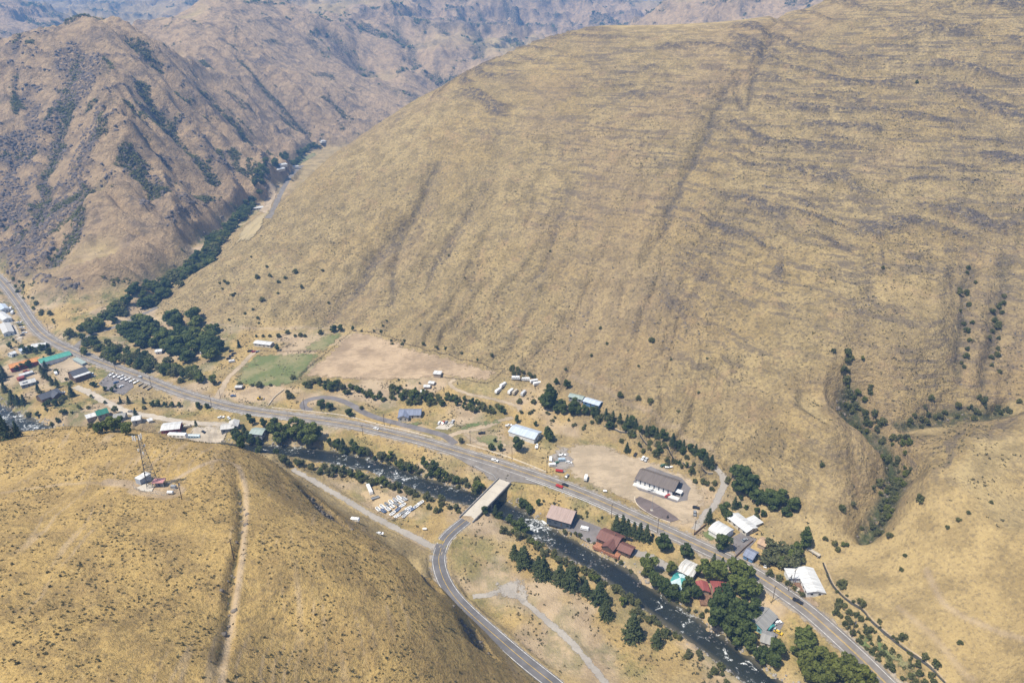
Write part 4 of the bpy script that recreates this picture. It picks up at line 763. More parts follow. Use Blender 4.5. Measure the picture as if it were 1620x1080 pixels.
# ------------------------------------------------------------------ buildings
def box_vf(V, F, x0, x1, y0, y1, z0, z1):
    i = len(V); V += [(x0, y0, z0), (x1, y0, z0), (x1, y1, z0), (x0, y1, z0), (x0, y0, z1), (x1, y0, z1), (x1, y1, z1), (x0, y1, z1)]
    F += [(i, i + 3, i + 2, i + 1), (i + 4, i + 5, i + 6, i + 7), (i, i + 1, i + 5, i + 4), (i + 1, i + 2, i + 6, i + 5), (i + 2, i + 3, i + 7, i + 6), (i + 3, i, i + 4, i + 7)]
def box_obj(name, b, parent, m):
    V, F = [], []; box_vf(V, F, *b); return new_obj(name, poly_mesh(name, V, F), parent, m)
def slab(V, F, q, t):
    """a thick sheet on the quad q (counter-clockwise from above)"""
    i = len(V); V += [tuple(p) for p in q] + [(p[0], p[1], p[2] - t) for p in q]
    F += [(i, i + 1, i + 2, i + 3), (i + 7, i + 6, i + 5, i + 4)] + [(i + k, i + 4 + k, i + 4 + (k + 1) % 4, i + (k + 1) % 4) for k in range(4)]
def gable_parts(e, L, Wd, h, rise, rm, wm, x0=0.0, y0=0.0, rot=0.0, kind='gable', over=.5, z0=0.0, side_windows=True, doors=1, chimney=False, win_m=None, garage=0, skew=0.0):
    """walls, roof, windows and doors of one block; x along the ridge"""
    def P(x, y, z): c, s = math.cos(rot), math.sin(rot); return (x0 + x * c - y * s, y0 + x * s + y * c, z0 + z)
    a, b = L / 2, Wd / 2; ry = skew * Wd; V = [P(-a, -b, -1.2), P(a, -b, -1.2), P(a, b, -1.2), P(-a, b, -1.2), P(-a, -b, h), P(a, -b, h), P(a, b, h), P(-a, b, h)]
    F = [(0, 1, 5, 4), (1, 2, 6, 5), (2, 3, 7, 6), (3, 0, 4, 7)]
    if kind == 'gable': V += [P(-a, ry, h + rise), P(a, ry, h + rise)]; F += [(5, 6, 9), (7, 4, 8)]
    if kind == 'arch':
        n = 8; arc = [(b * math.cos(math.pi * k / n), h + rise * math.sin(math.pi * k / n)) for k in range(n + 1)]
        for sx in (-a, a):
            i = len(V); V += [P(sx, y, z) for y, z in arc]; F.append(tuple(range(i, i + n + 1)) if sx > 0 else tuple(range(i + n, i - 1, -1)))
    if kind == 'flat' or kind == 'shed': V += []
    new_obj('wall', poly_mesh('wall', V, F), e, wm)
    V, F = [], []; o = over
    if kind == 'gable':
        dz1 = rise / (b + ry) * o; dz2 = rise / (b - ry) * o; t = .16
        slab(V, F, [P(-a - o, -b - o, h - dz1 + t), P(a + o, -b - o, h - dz1 + t), P(a + o, ry, h + rise + t), P(-a - o, ry, h + rise + t)], t - .02)
        slab(V, F, [P(-a - o, ry, h + rise + t), P(a + o, ry, h + rise + t), P(a + o, b + o, h - dz2 + t), P(-a - o, b + o, h - dz2 + t)], t - .02)
    elif kind == 'hip':
        k = min(a, b) * .95; t = .15; A = [P(-a - o, -b - o, h), P(a + o, -b - o, h), P(a + o, b + o, h), P(-a - o, b + o, h)]; r0, r1 = P(-a + k, 0, h + rise), P(a - k, 0, h + rise)
        V += A + [r0, r1] + [(p[0], p[1], p[2] - .2) for p in A]; F += [(0, 1, 5, 4), (1, 2, 5), (2, 3, 4, 5), (3, 0, 4)] + [(i, 6 + i, 6 + (i + 1) % 4, (i + 1) % 4) for i in range(4)] + [(9, 8, 7, 6)]
    elif kind == 'arch':
        n = 8; arc = [((b + o) * math.cos(math.pi * k / n), h - .1 + (rise + .25) * math.sin(math.pi * k / n)) for k in range(n + 1)]
        for k in range(n): slab(V, F, [P(-a - o, *arc[k + 1]), P(-a - o, *arc[k]), P(a + o, *arc[k]), P(a + o, *arc[k + 1])], .12)
    elif kind == 'shed':
        slab(V, F, [P(-a - o, -b - o, h + .1), P(a + o, -b - o, h + .1), P(a + o, b + o, h + rise), P(-a - o, b + o, h + rise)], .18)
    else:
        slab(V, F, [P(-a - o, -b - o, h + .25), P(a + o, -b - o, h + .25), P(a + o, b + o, h + .25), P(-a - o, b + o, h + .25)], .25)
    roof = new_obj('roof', poly_mesh('roof', V, F), e, rm)
    if kind == 'gable' and L > 9:
        V, F = [], []; tube(V, F, P(-a - o, ry, h + rise + .2), P(a + o, ry, h + rise + .2), .16, .16, 5); new_obj('ridge_cap', poly_mesh('ridge_cap', V, F), roof, rm)
    def quad_box(nm, m, x, y, z, w, hh, side, parent=e):
        V, F = [], []; d = .06
        if side in 'fb':
            s = -1 if side == 'f' else 1; c = [P(x - w / 2, s * (b + d), z), P(x + w / 2, s * (b + d), z), P(x + w / 2, s * (b + d), z + hh), P(x - w / 2, s * (b + d), z + hh)]; inn = [P(x - w / 2, s * (b - .1), z), P(x + w / 2, s * (b - .1), z), P(x + w / 2, s * (b - .1), z + hh), P(x - w / 2, s * (b - .1), z + hh)]
        else:
            s = -1 if side == 'l' else 1; c = [P(s * (a + d), y - w / 2, z), P(s * (a + d), y + w / 2, z), P(s * (a + d), y + w / 2, z + hh), P(s * (a + d), y - w / 2, z + hh)]; inn = [P(s * (a - .1), y - w / 2, z), P(s * (a - .1), y + w / 2, z), P(s * (a - .1), y + w / 2, z + hh), P(s * (a - .1), y - w / 2, z + hh)]
        V += c + inn; F += [(0, 1, 2, 3), (7, 6, 5, 4)] + [(k, 4 + k, 4 + (k + 1) % 4, (k + 1) % 4) for k in range(4)]
        return new_obj(nm, poly_mesh(nm, V, F), parent, m)
    if side_windows:
        n = max(1, int(L / 3.6)); fl = 2 if h > 5 else 1
        for f in range(fl):
            for k in range(n):
                x = -a + L * (k + .5) / n
                for sd in 'fb':
                    if garage and sd == 'f' and f == 0: continue
                    if doors and sd == 'f' and f == 0 and k == n // 2: quad_box('door', WOODP, x, 0, 0, 1.0, 2.1, sd); continue
                    quad_box('window', win_m or GLASS, x, 0, 1.0 + f * 2.8, 1.5, 1.2, sd)
            for sd in 'lr':
                if Wd > 5:
                    for yy in (-Wd * .22, Wd * .22): quad_box('window', win_m or GLASS, 0, yy, 1.0 + f * 2.8, 1.3, 1.2, sd)
    for k in range(garage):
        quad_box('garage_door', plain('door_panel', (.62, .62, .62), .6, .1), -a + L * (k + .5) / garage, 0, 0, L / garage * .72, min(3.0, h - .5), 'f')
    if chimney: box_obj('chimney', (x0 + a * .3, x0 + a * .3 + .8, y0 + ry + .4, y0 + ry + 1.2, z0 + h, z0 + h + rise + .9), roof, plain('chimney_brick', (.22, .13, .10), .9, .2))
    return roof, P
def building(name, label, cat, A, B, Wd, h, rise, rm, wm, group=None, kind='gable', foot=None, **kw):
    """a building whose ridge runs between pixels A and B; foot shifts the level it stands on"""
    zg = ground(*A)[2]
    for _ in range(4):
        pa, pb = on_z(*A, zg + h + rise), on_z(*B, zg + h + rise); cx, cy = (pa[0] + pb[0]) / 2, (pa[1] + pb[1]) / 2; zg = float(h_at(cx, cy))
    if foot is not None: zg += foot
    L = math.hypot(pb[0] - pa[0], pb[1] - pa[1]); ang = math.atan2(pb[1] - pa[1], pb[0] - pa[0])
    if kind == 'hip': L += Wd * .9
    e = new_obj(name, None); e.location = (cx, cy, zg); e.rotation_euler = (0, 0, ang)
    gable_parts(e, L, Wd, h, rise, rm, wm, kind=kind, **kw)
    tag(e, label, cat, group); e['_L'] = L; BUILT.append((cx, cy, math.hypot(L, Wd) / 2)); return e
BUILT = []
RW = metal_roof('white_metal_roof', (.60, .60, .59), .16); RWR = metal_roof('rusting_white_roof', (.62, .60, .56), .25); RDB = metal_roof('brown_grey_roof', (.155, .130, .115)); RTAN = metal_roof('tan_pink_roof', (.36, .27, .235)); RMAR = metal_roof('maroon_roof', (.175, .082, .065)); RRED = metal_roof('red_roof', (.29, .085, .075)); RGRY = metal_roof('grey_roof', (.27, .265, .25)); RLG = metal_roof('pale_grey_roof', (.50, .49, .47)); RBLU = metal_roof('slate_blue_roof', (.20, .225, .30)); RBW = metal_roof('blue_white_roof', (.46, .52, .60)); RTEAL = metal_roof('teal_roof', (.045, .25, .235)); RGRN = metal_roof('green_metal_roof', (.085, .31, .24)); ROR = metal_roof('orange_roof', (.56, .25, .085)); RDK = metal_roof('dark_slate_roof', (.085, .09, .105)); RGS = metal_roof('sage_green_roof', (.30, .36, .33)); RTN = metal_roof('tan_roof', (.42, .29, .19)); RDG = metal_roof('deep_green_roof', (.025, .16, .115)); RPINK = metal_roof('faded_red_roof', (.44, .22, .21))
WW = plain('white_wall', (.66, .66, .64), .7, .08); WTAN = plain('tan_wall', (.36, .29, .22), .8, .12); WGR = plain('grey_wall', (.28, .29, .30), .8, .12); WBL = plain('blue_wall', (.10, .20, .36), .75, .12); WTEAL = plain('teal_wall', (.16, .38, .42), .75, .12); WBR = plain('brown_wall', (.14, .09, .065), .85, .2); WRED = plain('red_wall', (.30, .05, .04), .8, .15); WDK = plain('dark_blue_grey_wall', (.085, .10, .125), .8, .15); WCR = plain('cream_wall', (.52, .48, .40), .8, .1); DECK = plain('redwood_deck', (.36, .16, .09), .85, .2, 1.2); DECKB = plain('brown_deck', (.21, .12, .075), .85, .25, 1.2)

st = building('store_building', 'long store with brown grey roof and white front on the gravel lot', 'building', (1013, 744), (1071, 763), 13.5, 4.0, 2.3, RDB, WDK, garage=8, doors=0, side_windows=True, skew=.12, over=.9)
Ls = st['_L']; box_obj('walkway', (-Ls / 2 - 1, Ls / 2 + 5, -10.2, -6.75, -.6, .28), st, plain('white_concrete', (.62, .60, .56), .8, .1)); box_obj('canopy', (Ls / 2 + .7, Ls / 2 + 5.2, -5.5, -1.5, 2.5, 2.75), st, WW)
for x, y in ((1.0, -5.2), (4.9, -5.2), (4.9, -1.8)): box_obj('post', (Ls / 2 + x - .1, Ls / 2 + x + .1, y - .1, y + .1, -.6, 2.5), st, WW)
building('workshop', 'white arched roof shop beside the lawn at the highway', 'building', (1131, 827), (1153, 840), 11, 3.0, 2.3, RW, WW, kind='arch', side_windows=False)
h3 = building('house', 'long white roofed house with a low white side wing behind the arched shop', 'house', (1160, 812), (1190, 835), 9, 3.0, 1.3, RW, WCR)
gable_parts(h3, 7, 7, 2.6, .3, RW, WCR, x0=h3['_L'] * .12, y0=8.05, kind='flat', side_windows=False)
building('shed', 'small tan roofed shed beside the blue roofed house', 'shed', (1203, 852), (1214, 857), 7, 2.5, .9, RTN, WTAN, side_windows=False)
building('house', 'small blue walled house with slate blue roof beside the highway', 'house', (1182, 868), (1196, 875), 8, 3.0, 1.8, RBLU, WBL)
building('garage_building', 'large tan pink roofed building between the highway and the river', 'building', (871, 802), (908, 812), 13, 4.2, 3.0, RTAN, WDK, skew=.2)
h7 = building('house', 'maroon roofed riverside house with an orange red deck', 'house', (951, 838), (982, 851), 11, 3.2, 2.2, RMAR, WBR, chimney=True)
L7 = h7['_L']; gable_parts(h7, 8, 7.5, 2.9, 1.5, RMAR, WBR, x0=L7 / 2 + 5.6, y0=-3.2, side_windows=True, doors=0); gable_parts(h7, 7, 7, 3.0, 1.9, RMAR, WBR, x0=L7 * .22, y0=-6.4, rot=math.pi / 2, side_windows=False)
box_obj('deck', (-L7 / 2, L7 / 2 + 4, -10.5, -5.4, -1.6, .22), h7, DECK)
for k in range(7): box_obj('railing_post', (-L7 / 2 + k * (L7 + 4) / 6 - .08, -L7 / 2 + k * (L7 + 4) / 6 + .08, -10.45, -10.3, .22, 1.2), h7, DECK)
building('shed', 'rusty white metal roofed building beside the teal roofed house', 'building', (1079, 890), (1102, 901), 11, 3.4, 1.2, RWR, WGR, side_windows=False)
h9 = building('house', 'teal roofed house with white roof panels above the river', 'house', (1067, 909), (1085, 918), 9, 3.0, 1.7, RTEAL, WTEAL); gable_parts(h9, 9, 7, 3.02, 1.75, metal_roof('teal_white_roof', (.52, .66, .66)), WTEAL, rot=math.pi / 2, y0=-1.5, side_windows=False)
h10 = building('house', 'red roofed house with wooden deck above the river', 'house', (1128, 927), (1152, 928), 11, 3.0, 1.5, RRED, WTAN); box_obj('deck', (-h10['_L'] / 2 - 8, -h10['_L'] / 2 + 1, -9.5, 4, -1.8, .2), h10, DECKB); gable_parts(h10, 7, 6, 2.6, 1.1, RRED, WTAN, x0=-h10['_L'] / 2 - 5.2, y0=1.5, rot=math.pi / 2, side_windows=False)
building('house', 'grey roofed house with teal gable wall among the trees by the river', 'house', (1216, 962), (1196, 984), 10, 3.2, 2.1, RGRY, WTEAL)
building('shed', 'small teal roofed shed beside the teal gabled house', 'shed', (1215, 985), (1221, 990), 4.5, 2.2, .8, RTEAL, WTEAL, side_windows=False)
building('house', 'small grey roofed house below the teal gabled house', 'house', (1206, 1001), (1224, 1007), 8, 2.8, 1.5, RGRY, WCR)
h14 = building('mobile_home', 'long white double wide mobile home with a white flat annex', 'house', (1273, 896), (1292, 934), 9.5, 3.0, 1.1, RW, WW); gable_parts(h14, 7, 6, 2.7, .2, RW, WW, x0=-h14['_L'] / 2 + 4.2, y0=-8, kind='flat', side_windows=False)
box_obj('porch', (-h14['_L'] / 2 + 8.5, -h14['_L'] / 2 + 16, -8, -4.9, -.8, .25), h14, DECKB)
building('barn', 'blue white metal roofed barn beside the large dark tree', 'barn', (811, 673), (851, 685), 12, 3.8, 2.0, RBW, WW, garage=4, doors=0)
h16 = building('house', 'ranch house with blue grey roof and lawn beside the frontage road', 'house', (632, 648), (666, 648), 9.5, 3.0, 2.0, RBLU, WCR); gable_parts(h16, 8, 8, 3.02, 2.05, RBLU, WCR, x0=-h16['_L'] / 2 + 4, y0=-5.2, rot=math.pi / 2)
building('shed', 'white flat roofed shed at the corner of the corral fence', 'shed', (687, 593), (698, 594), 5, 2.8, .5, RW, WTAN, kind='shed', side_windows=False)
for k, (a, b) in enumerate((((671, 609), (680, 609)), ((666, 617), (672, 617)), ((679, 603), (687, 604)))): building('shack', ('small white roofed shack in the creek belt', 'tiny white roofed hut at the edge of the creek belt', 'low white roofed lean to below the corral shed')[k], 'shed', a, b, 4, 2.2, .6, RW, WTAN, side_windows=False)
building('shed', 'long green roofed shed at the hill foot above the dark grove', 'shed', (902, 623), (923, 628), 6, 2.8, 1.0, RGS, WGR); building('shed', 'long blue grey roofed shed at the hill foot next to the green roofed shed', 'shed', (926, 630), (950, 637), 7, 2.8, 1.1, RBW, WBL)
building('mobile_home', 'white mobile home beside the round dark tree at the pasture', 'house', (404, 539), (430, 542), 7, 2.8, .9, RW, WCR); building('shed', 'small grey roofed shed at the foot of the pasture', 'shed', (373, 610), (383, 610), 4, 2.4, .6, RLG, WBR, side_windows=False)
building('house', 'white roofed house hidden in the large grove', 'house', (318, 553), (330, 552), 8, 3, 1.4, RW, WW); building('house', 'small white roofed cottage at the edge of the large grove', 'house', (246, 553), (256, 552), 6, 2.8, 1, RW, WW)
# town
building('storage_building', 'long green roofed storage building with a row of white doors', 'building', (61, 569), (109, 556), 11, 4.2, 1.5, RGRN, WW, garage=9, doors=0, side_windows=False)
building('house', 'orange roofed building beside the long green roof', 'building', (14, 577), (60, 565), 10, 4, 1.6, ROR, WRED)
h25 = building('house', 'two storey house with dark slate roof and white porch roof', 'house', (110, 588), (134, 580), 11, 6, 2.4, RDK, WBR); gable_parts(h25, h25['_L'], 3.5, 5.2, .5, RW, WBR, y0=-7.3, kind='shed', side_windows=False)
building('fence_shed', 'pale green open shed beside the storage building', 'shed', (118, 566), (133, 574), 3.5, 2.4, .4, RGS, WGR, kind='shed', side_windows=False)
h26 = building('house', 'big dark grey roofed house with cross gables above the river', 'house', (60, 625), (90, 614), 11, 4, 2.6, RDK, WBR, chimney=True); gable_parts(h26, 9, 9, 4.02, 2.65, RDK, WBR, rot=math.pi / 2, y0=-5, x0=4)
h27 = building('house', 'grey roofed house with dark roof panels beside the river pines', 'house', (31, 604), (54, 598), 9, 3.2, 1.6, RLG, WGR); box_obj('solar_panel', (-4, 0, -3.4, -1.0, 4.1, 4.25), h27, GLASS)
building('shed', 'long white roofed shed beside the orange roofed building', 'shed', (30, 592), (50, 586), 4.5, 2.6, .7, RW, WGR, side_windows=False); building('shed', 'small red roofed shed beside the orange roofed building', 'shed', (27, 597), (36, 594), 4, 2.6, .7, RRED, WRED, side_windows=False)
building('house', 'deep green roofed house beside the town road', 'house', (151, 650), (168, 645), 9, 3.4, 2.2, RDG, WTAN); building('shed', 'white roofed shed below the deep green roofed house', 'shed', (139, 669), (156, 664), 6.5, 2.8, .7, RW, WTAN, side_windows=False)
h30 = building('house', 'white roofed house with dark red walls beside the pale road', 'house', (255, 667), (284, 664), 11, 4, 1.4, RW, WRED); box_obj('deck', (-h30['_L'] / 2 - 4, -h30['_L'] / 2 + 4, -9, -5.4, -1, 1.2), h30, DECKB)
building('house', 'small white roofed house between the deep green and white roofed houses', 'house', (211, 668), (224, 666), 7.5, 3, 1.2, RW, WCR); building('shed', 'tiny white roofed outbuilding beside the dark red walled house', 'shed', (236, 674), (242, 672), 4, 2.4, .5, RW, WCR, side_windows=False); building('house', 'grey slate roofed cottage under the trees by the town road', 'house', (180, 655), (198, 653), 7, 3, 1.6, RGRY, WGR)
h32 = building('house', 'pale grey roofed house with two gables at the end of the pale road', 'house', (352, 682), (372, 680), 8, 3.2, 1.5, RLG, WGR); gable_parts(h32, 9, 7, 3.22, 1.6, RLG, WGR, rot=math.pi / 2, x0=h32['_L'] / 2 - 1, y0=3, side_windows=False)
building('house', 'sage green roofed house under the cottonwoods below the highway', 'house', (399, 678), (418, 680), 9, 3, 1.5, RGS, WGR)
for k, (a, b, w, rm) in enumerate((((1, 480), (7, 487), 7, RBW), ((-2, 493), (11, 503), 8, RW), ((6, 510), (13, 524), 9, RLG), ((50, 545), (72, 542), 9, RW), ((30, 552), (44, 548), 7, RBW), ((14, 558), (22, 555), 6, RW))):
    building('warehouse' if k < 3 else 'house', ('blue white roofed warehouse beside the highway curve', 'long white roofed warehouse beside the highway curve', 'pale grey roofed warehouse with an open yard at the highway curve', 'white curved roof house under the town trees', 'blue white roofed house under the town trees', 'small white roofed house under the town trees')[k], 'building', a, b, w, 4 if k < 3 else 3, 1.2, rm, WW)
# far canyon
building('farmhouse', 'long white farmhouse far up the side canyon', 'house', (393, 328), (416, 326), 9, 3.2, 1.5, RW, WCR); building('farmhouse', 'white roofed house beside the far canyon road', 'house', (437, 284), (450, 281), 11, 3.4, 1.6, RW, WCR); building('barn', 'white roofed barn behind the houses of the far canyon', 'barn', (441, 277), (454, 275), 12, 4, 1.6, RW, WW, side_windows=False); building('farmhouse', 'last white house where the side canyon turns away', 'house', (508, 230), (516, 229), 10, 3.4, 1.6, RW, WW, side_windows=False); building('shed', 'low white shed beside the far canyon road bend', 'shed', (458, 263), (472, 262), 9, 3.2, 1.2, RLG, WW, side_windows=False)

# ------------------------------------------------------------------ bridge
def along_deg(key, px, py):
    x, y, _ = ground(px, py); pl, _w = ROADS[key]; i = int(np.argmin((pl[:, 0] - x) ** 2 + (pl[:, 1] - y) ** 2)); i = min(max(i, 1), len(pl) - 2); t = pl[i + 1] - pl[i - 1]; return math.degrees(math.atan2(t[1], t[0]))
b0, b1 = np.array(on_z(739, 821, .4)), np.array(on_z(797, 762, .4)); BL = float(np.linalg.norm(b1 - b0)); bang = math.atan2(b1[1] - b0[1], b1[0] - b0[0])
br = new_obj('bridge', None); br.location = tuple((b0 + b1) / 2); br.rotation_euler = (0, 0, bang); tag(br, 'pale concrete road bridge crossing the river to the highway', 'bridge')
hl = BL / 2
box_obj('deck', (-hl - 1.5, hl + 1.5, -5.0, 5.0, -.55, .06), br, CONC)
for s in (-1, 1):
    V, F = [], []; box_vf(V, F, -hl - 1.5, hl + 1.5, s * 4.95 - .2, s * 4.95 + .2, .05, .95); box_vf(V, F, -hl - 1.5, hl + 1.5, s * 4.95 - .28, s * 4.95 + .28, .96, 1.1); new_obj('parapet', poly_mesh('parapet', V, F), br, CONC_D)
for y in (-3.6, -1.2, 1.2, 3.6): box_obj('girder', (-hl, hl, y - .35, y + .35, -2.3, -.56), br, CONC_D)
for s in (-1, 1): box_obj('abutment', (s * hl - 2.2, s * hl + 2.2, -4.8, 4.8, -9, -2.32), br, CONC_D)
box_obj('pier', (-.9, .9, -4.2, 4.2, -12, -2.32), br, CONC_D)
for k in range(5): x = -hl + BL * (k + .5) / 5; box_obj('expansion_joint', (x - .08, x + .08, -4.7, 4.7, .05, .075), br, CONC_D)
# ------------------------------------------------------------------ guard rails, walls and fences
def post_rail(name, label, cat, pl, post_h, step, rail_z, rm, pw=.12, rail_t=.16, group=None, off=(0, 0)):
    pl = np.asarray(pl, float); seg = np.linalg.norm(np.diff(pl[:, :2], axis=0), axis=1); S = np.r_[0, np.cumsum(seg)]; n = max(2, int(S[-1] / step)); s = np.linspace(0, S[-1], n + 1)
    X, Y = np.interp(s, S, pl[:, 0]), np.interp(s, S, pl[:, 1]); Zz = h_at(X, Y); e = new_obj(name, None); e.location = (X[0], Y[0], Zz[0]); tag(e, label, cat, group)
    V, F = [], []; box_vf(V, F, -pw, pw, -pw, pw, -.4, post_h); pm = poly_mesh('post', V, F); pm.materials.append(rm)
    for i in range(n + 1): o = new_obj('post', pm, e); o.location = (X[i] - X[0], Y[i] - Y[0], Zz[i] - Zz[0])
    for rz in rail_z:
        V, F = [], []
        for i in range(n): tube(V, F, (X[i] - X[0], Y[i] - Y[0], Zz[i] - Zz[0] + rz), (X[i + 1] - X[0], Y[i + 1] - Y[0], Zz[i + 1] - Zz[0] + rz), rail_t, rail_t, 4)
        new_obj('rail', poly_mesh('rail', V, F), e, rm)
    return e
def hw_part(px0, px1, shift):
    pl = ROADS['highway'][0]; pix = np.array([to_px(p)[0] for p in pl]); k = (pix >= px0) & (pix <= px1); q = pl[k]; t = np.gradient(q[:, :2], axis=0); t /= np.linalg.norm(t, axis=1)[:, None]; r = q.copy(); r[:, :2] += np.c_[-t[:, 1], t[:, 0]] * shift; return r
post_rail('guard_rail', 'steel guard rail along the river side of the highway past the bridge', 'guard rail', hw_part(835, 1030, -6.6), .8, 3.0, (.62,), STEEL, .09, .17)
post_rail('guard_rail', 'steel guard rail along the curve from the highway to the bridge', 'guard rail', spline(path('752,738 768,746 780,752 786,760'), 2), .8, 2.0, (.62,), STEEL, .09, .17)
post_rail('guard_rail', 'dark guard rail along the river side of the highway above the pale road', 'guard rail', hw_part(335, 470, -6.8), .8, 3.0, (.62,), STEEL, .09, .17)
def low_wall(name, label, s, w, h, m):
    pl = spline(path(s), 3.0); V = []; t = np.gradient(pl[:, :2], axis=0); t /= np.linalg.norm(t, axis=1)[:, None]; F = []
    for p, d in zip(pl, t):
        n = np.array([-d[1], d[0]]) * w / 2; z = float(h_at(p[0], p[1])); a, b = p[:2] + n, p[:2] - n; V += [(*a, z - .4), (*a, z + h), (*b, z + h), (*b, z - .4)]
    for i in range(len(pl) - 1):
        for j in range(4): F.append((i * 4 + j, i * 4 + (j + 1) % 4, (i + 1) * 4 + (j + 1) % 4, (i + 1) * 4 + j))
    F += [(3, 2, 1, 0), tuple(range(len(V) - 4, len(V)))]
    return tag(new_obj(name, poly_mesh(name, V, F), None, m), label, 'wall')
PALE = plain('limewashed_block', (.56, .48, .36), .9, .15)
low_wall('low_wall', 'long low pale wall between the asphalt loop and the highway', '430,645 480,650 540,657 600,672 640,681 684,692', .7, .7, PALE); low_wall('low_wall', 'low pale wall between the barn lawn and the highway', '738,703 770,712 800,722 830,733 864,747', .7, .7, PALE); low_wall('low_wall', 'short pale wall climbing beside the small shed yard', '424,642 436,627 449,617', .5, .9, PALE)
low_wall('retaining_kerb', 'curved pale kerb around the dark island at the store', '1004,786 1005,793 1012,802 1035,817 1060,826', .5, .35, PALE)
for s, lb in (('700,597 735,601 765,606 774,606 786,596 798,584', 'dark wooden rail fence closing the east end of the corral'), ('798,584 770,580 720,566 650,547 600,529 560,524', 'dark wooden rail fence along the hill foot above the corral'), ('474,594 495,575 520,556 545,535 556,525', 'wooden rail fence between the green pasture and the bare corral'), ('404,556 440,557 480,556 512,557', 'wooden rail fence between the two green pastures')): post_rail('rail_fence', lb, 'fence', spline(path(s), 4), 1.5, 3.2, (.6, 1.2), WOODP, .11, .09)
def plank_fence(label, s, h, m):
    pl = spline(path(s), .5); e = new_obj('plank_fence', None); e.location = tuple(pl[0]); tag(e, label, 'fence'); L = np.r_[0, np.cumsum(np.linalg.norm(np.diff(pl[:, :2], axis=0), axis=1))]; n = int(L[-1] / 1.0)
    V, F = [], []; box_vf(V, F, -.46, .46, -.05, .05, -.4, h); pm = poly_mesh('plank', V, F); pm.materials.append(m)
    for i in range(n + 1):
        x, y = np.interp(i, L, pl[:, 0]), np.interp(i, L, pl[:, 1]); x2, y2 = np.interp(i + .5, L, pl[:, 0]), np.interp(i + .5, L, pl[:, 1]); o = new_obj('plank', pm, e); o.location = (x - pl[0, 0], y - pl[0, 1], float(h_at(x, y)) - pl[0, 2]); o.rotation_euler = (0, 0, math.atan2(y2 - y, x2 - x + 1e-9))
plank_fence('brown plank fence on the highway verge at the mouth of the gravel drive', '1098,846 1108,838 1118,830', 1.9, plain('fence_planks', (.34, .22, .13), .9, .2)); plank_fence('brown plank fence between the white roofed house yard and the shed', '1163,882 1178,868 1192,856', 1.7, plain('fence_planks', (.3, .2, .12), .9, .2))
# ------------------------------------------------------------------ irrigation ditch and flume
WET = plain('wet_ditch', (.045, .042, .032), .5, .3, .8)
for s, nm in (('955,674 985,684 1017,696 1060,716 1100,735 1128,749', 'canal'), ('1302,890 1308,905 1318,927 1340,949 1362,963 1379,983 1400,1002 1440,1033 1471,1055 1495,1080', 'irrigation_ditch')):
    pl = spline(path(s), 2.5); setting(nm, ribbon_mesh(nm, pl, 1.0, .18, 3, ragged=.35), WET); setting('ditch_bank', ribbon_mesh('ditch_bank', pl, .45, .30, 2, shift=.8, ragged=.5), G_LOT); BRUSHL = pl
fl = path('1277,868 1296,883'); e = new_obj('irrigation_flume', None); e.location = fl[0]; tag(e, 'pale concrete irrigation flume crossing from the poplar to the hillside ditch', 'flume'); d = np.array(fl[1]) - np.array(fl[0]); e.rotation_euler = (0, 0, math.atan2(d[1], d[0])); LF = float(np.hypot(d[0], d[1]))
for y0, y1, z0, z1, nm in ((-.8, .8, .5, .7, 'channel_floor'), (-.95, -.8, .5, 1.3, 'channel_side'), (.8, .95, .5, 1.3, 'channel_side')): box_obj(nm, (0, LF, y0, y1, z0 + max(0, d[2]) * .5, z1 + max(0, d[2]) * .5), e, CONC)
for x in (LF * .1, LF * .5, LF * .9): box_obj('support', (x - .2, x + .2, -.7, .7, -2.0, .5 + max(0, d[2]) * .5), e, CONC_D)
# ------------------------------------------------------------------ vehicles
PAINT = {k: plain('paint_' + k, c, .3, .04, .5, 0, .5) for k, c in dict(white=(.75, .75, .74), black=(.02, .02, .022), red=(.36, .03, .025), grey=(.22, .23, .24), blue=(.05, .10, .22), silver=(.48, .49, .50), tan=(.42, .36, .27), yellow=(.60, .40, .03), green=(.05, .13, .08), paleblue=(.36, .47, .55)).items()}
_vm = {}
def frust(V, F, b, t, z0, z1):
    """box whose top rectangle t may be smaller than its base b; each is (x0, x1, half width)"""
    i = len(V)
    for (x0, x1, w), z in ((b, z0), (t, z1)): V += [(x0, -w, z), (x1, -w, z), (x1, w, z), (x0, w, z)]
    F += [(i + 3, i + 2, i + 1, i), (i + 4, i + 5, i + 6, i + 7)] + [(i + k, i + (k + 1) % 4, i + 4 + (k + 1) % 4, i + 4 + k) for k in range(4)]
def wheel_mesh(r=.36, w=.24):
    V, F = [], []; tube(V, F, (0, -w / 2, 0), (0, w / 2, 0), r, r, 12); F += [tuple(range(11, -1, -1)), tuple(range(12, 24))]; return poly_mesh('wheel', V, F)
WHEEL = wheel_mesh(); WHEEL.materials.append(RUBBER)
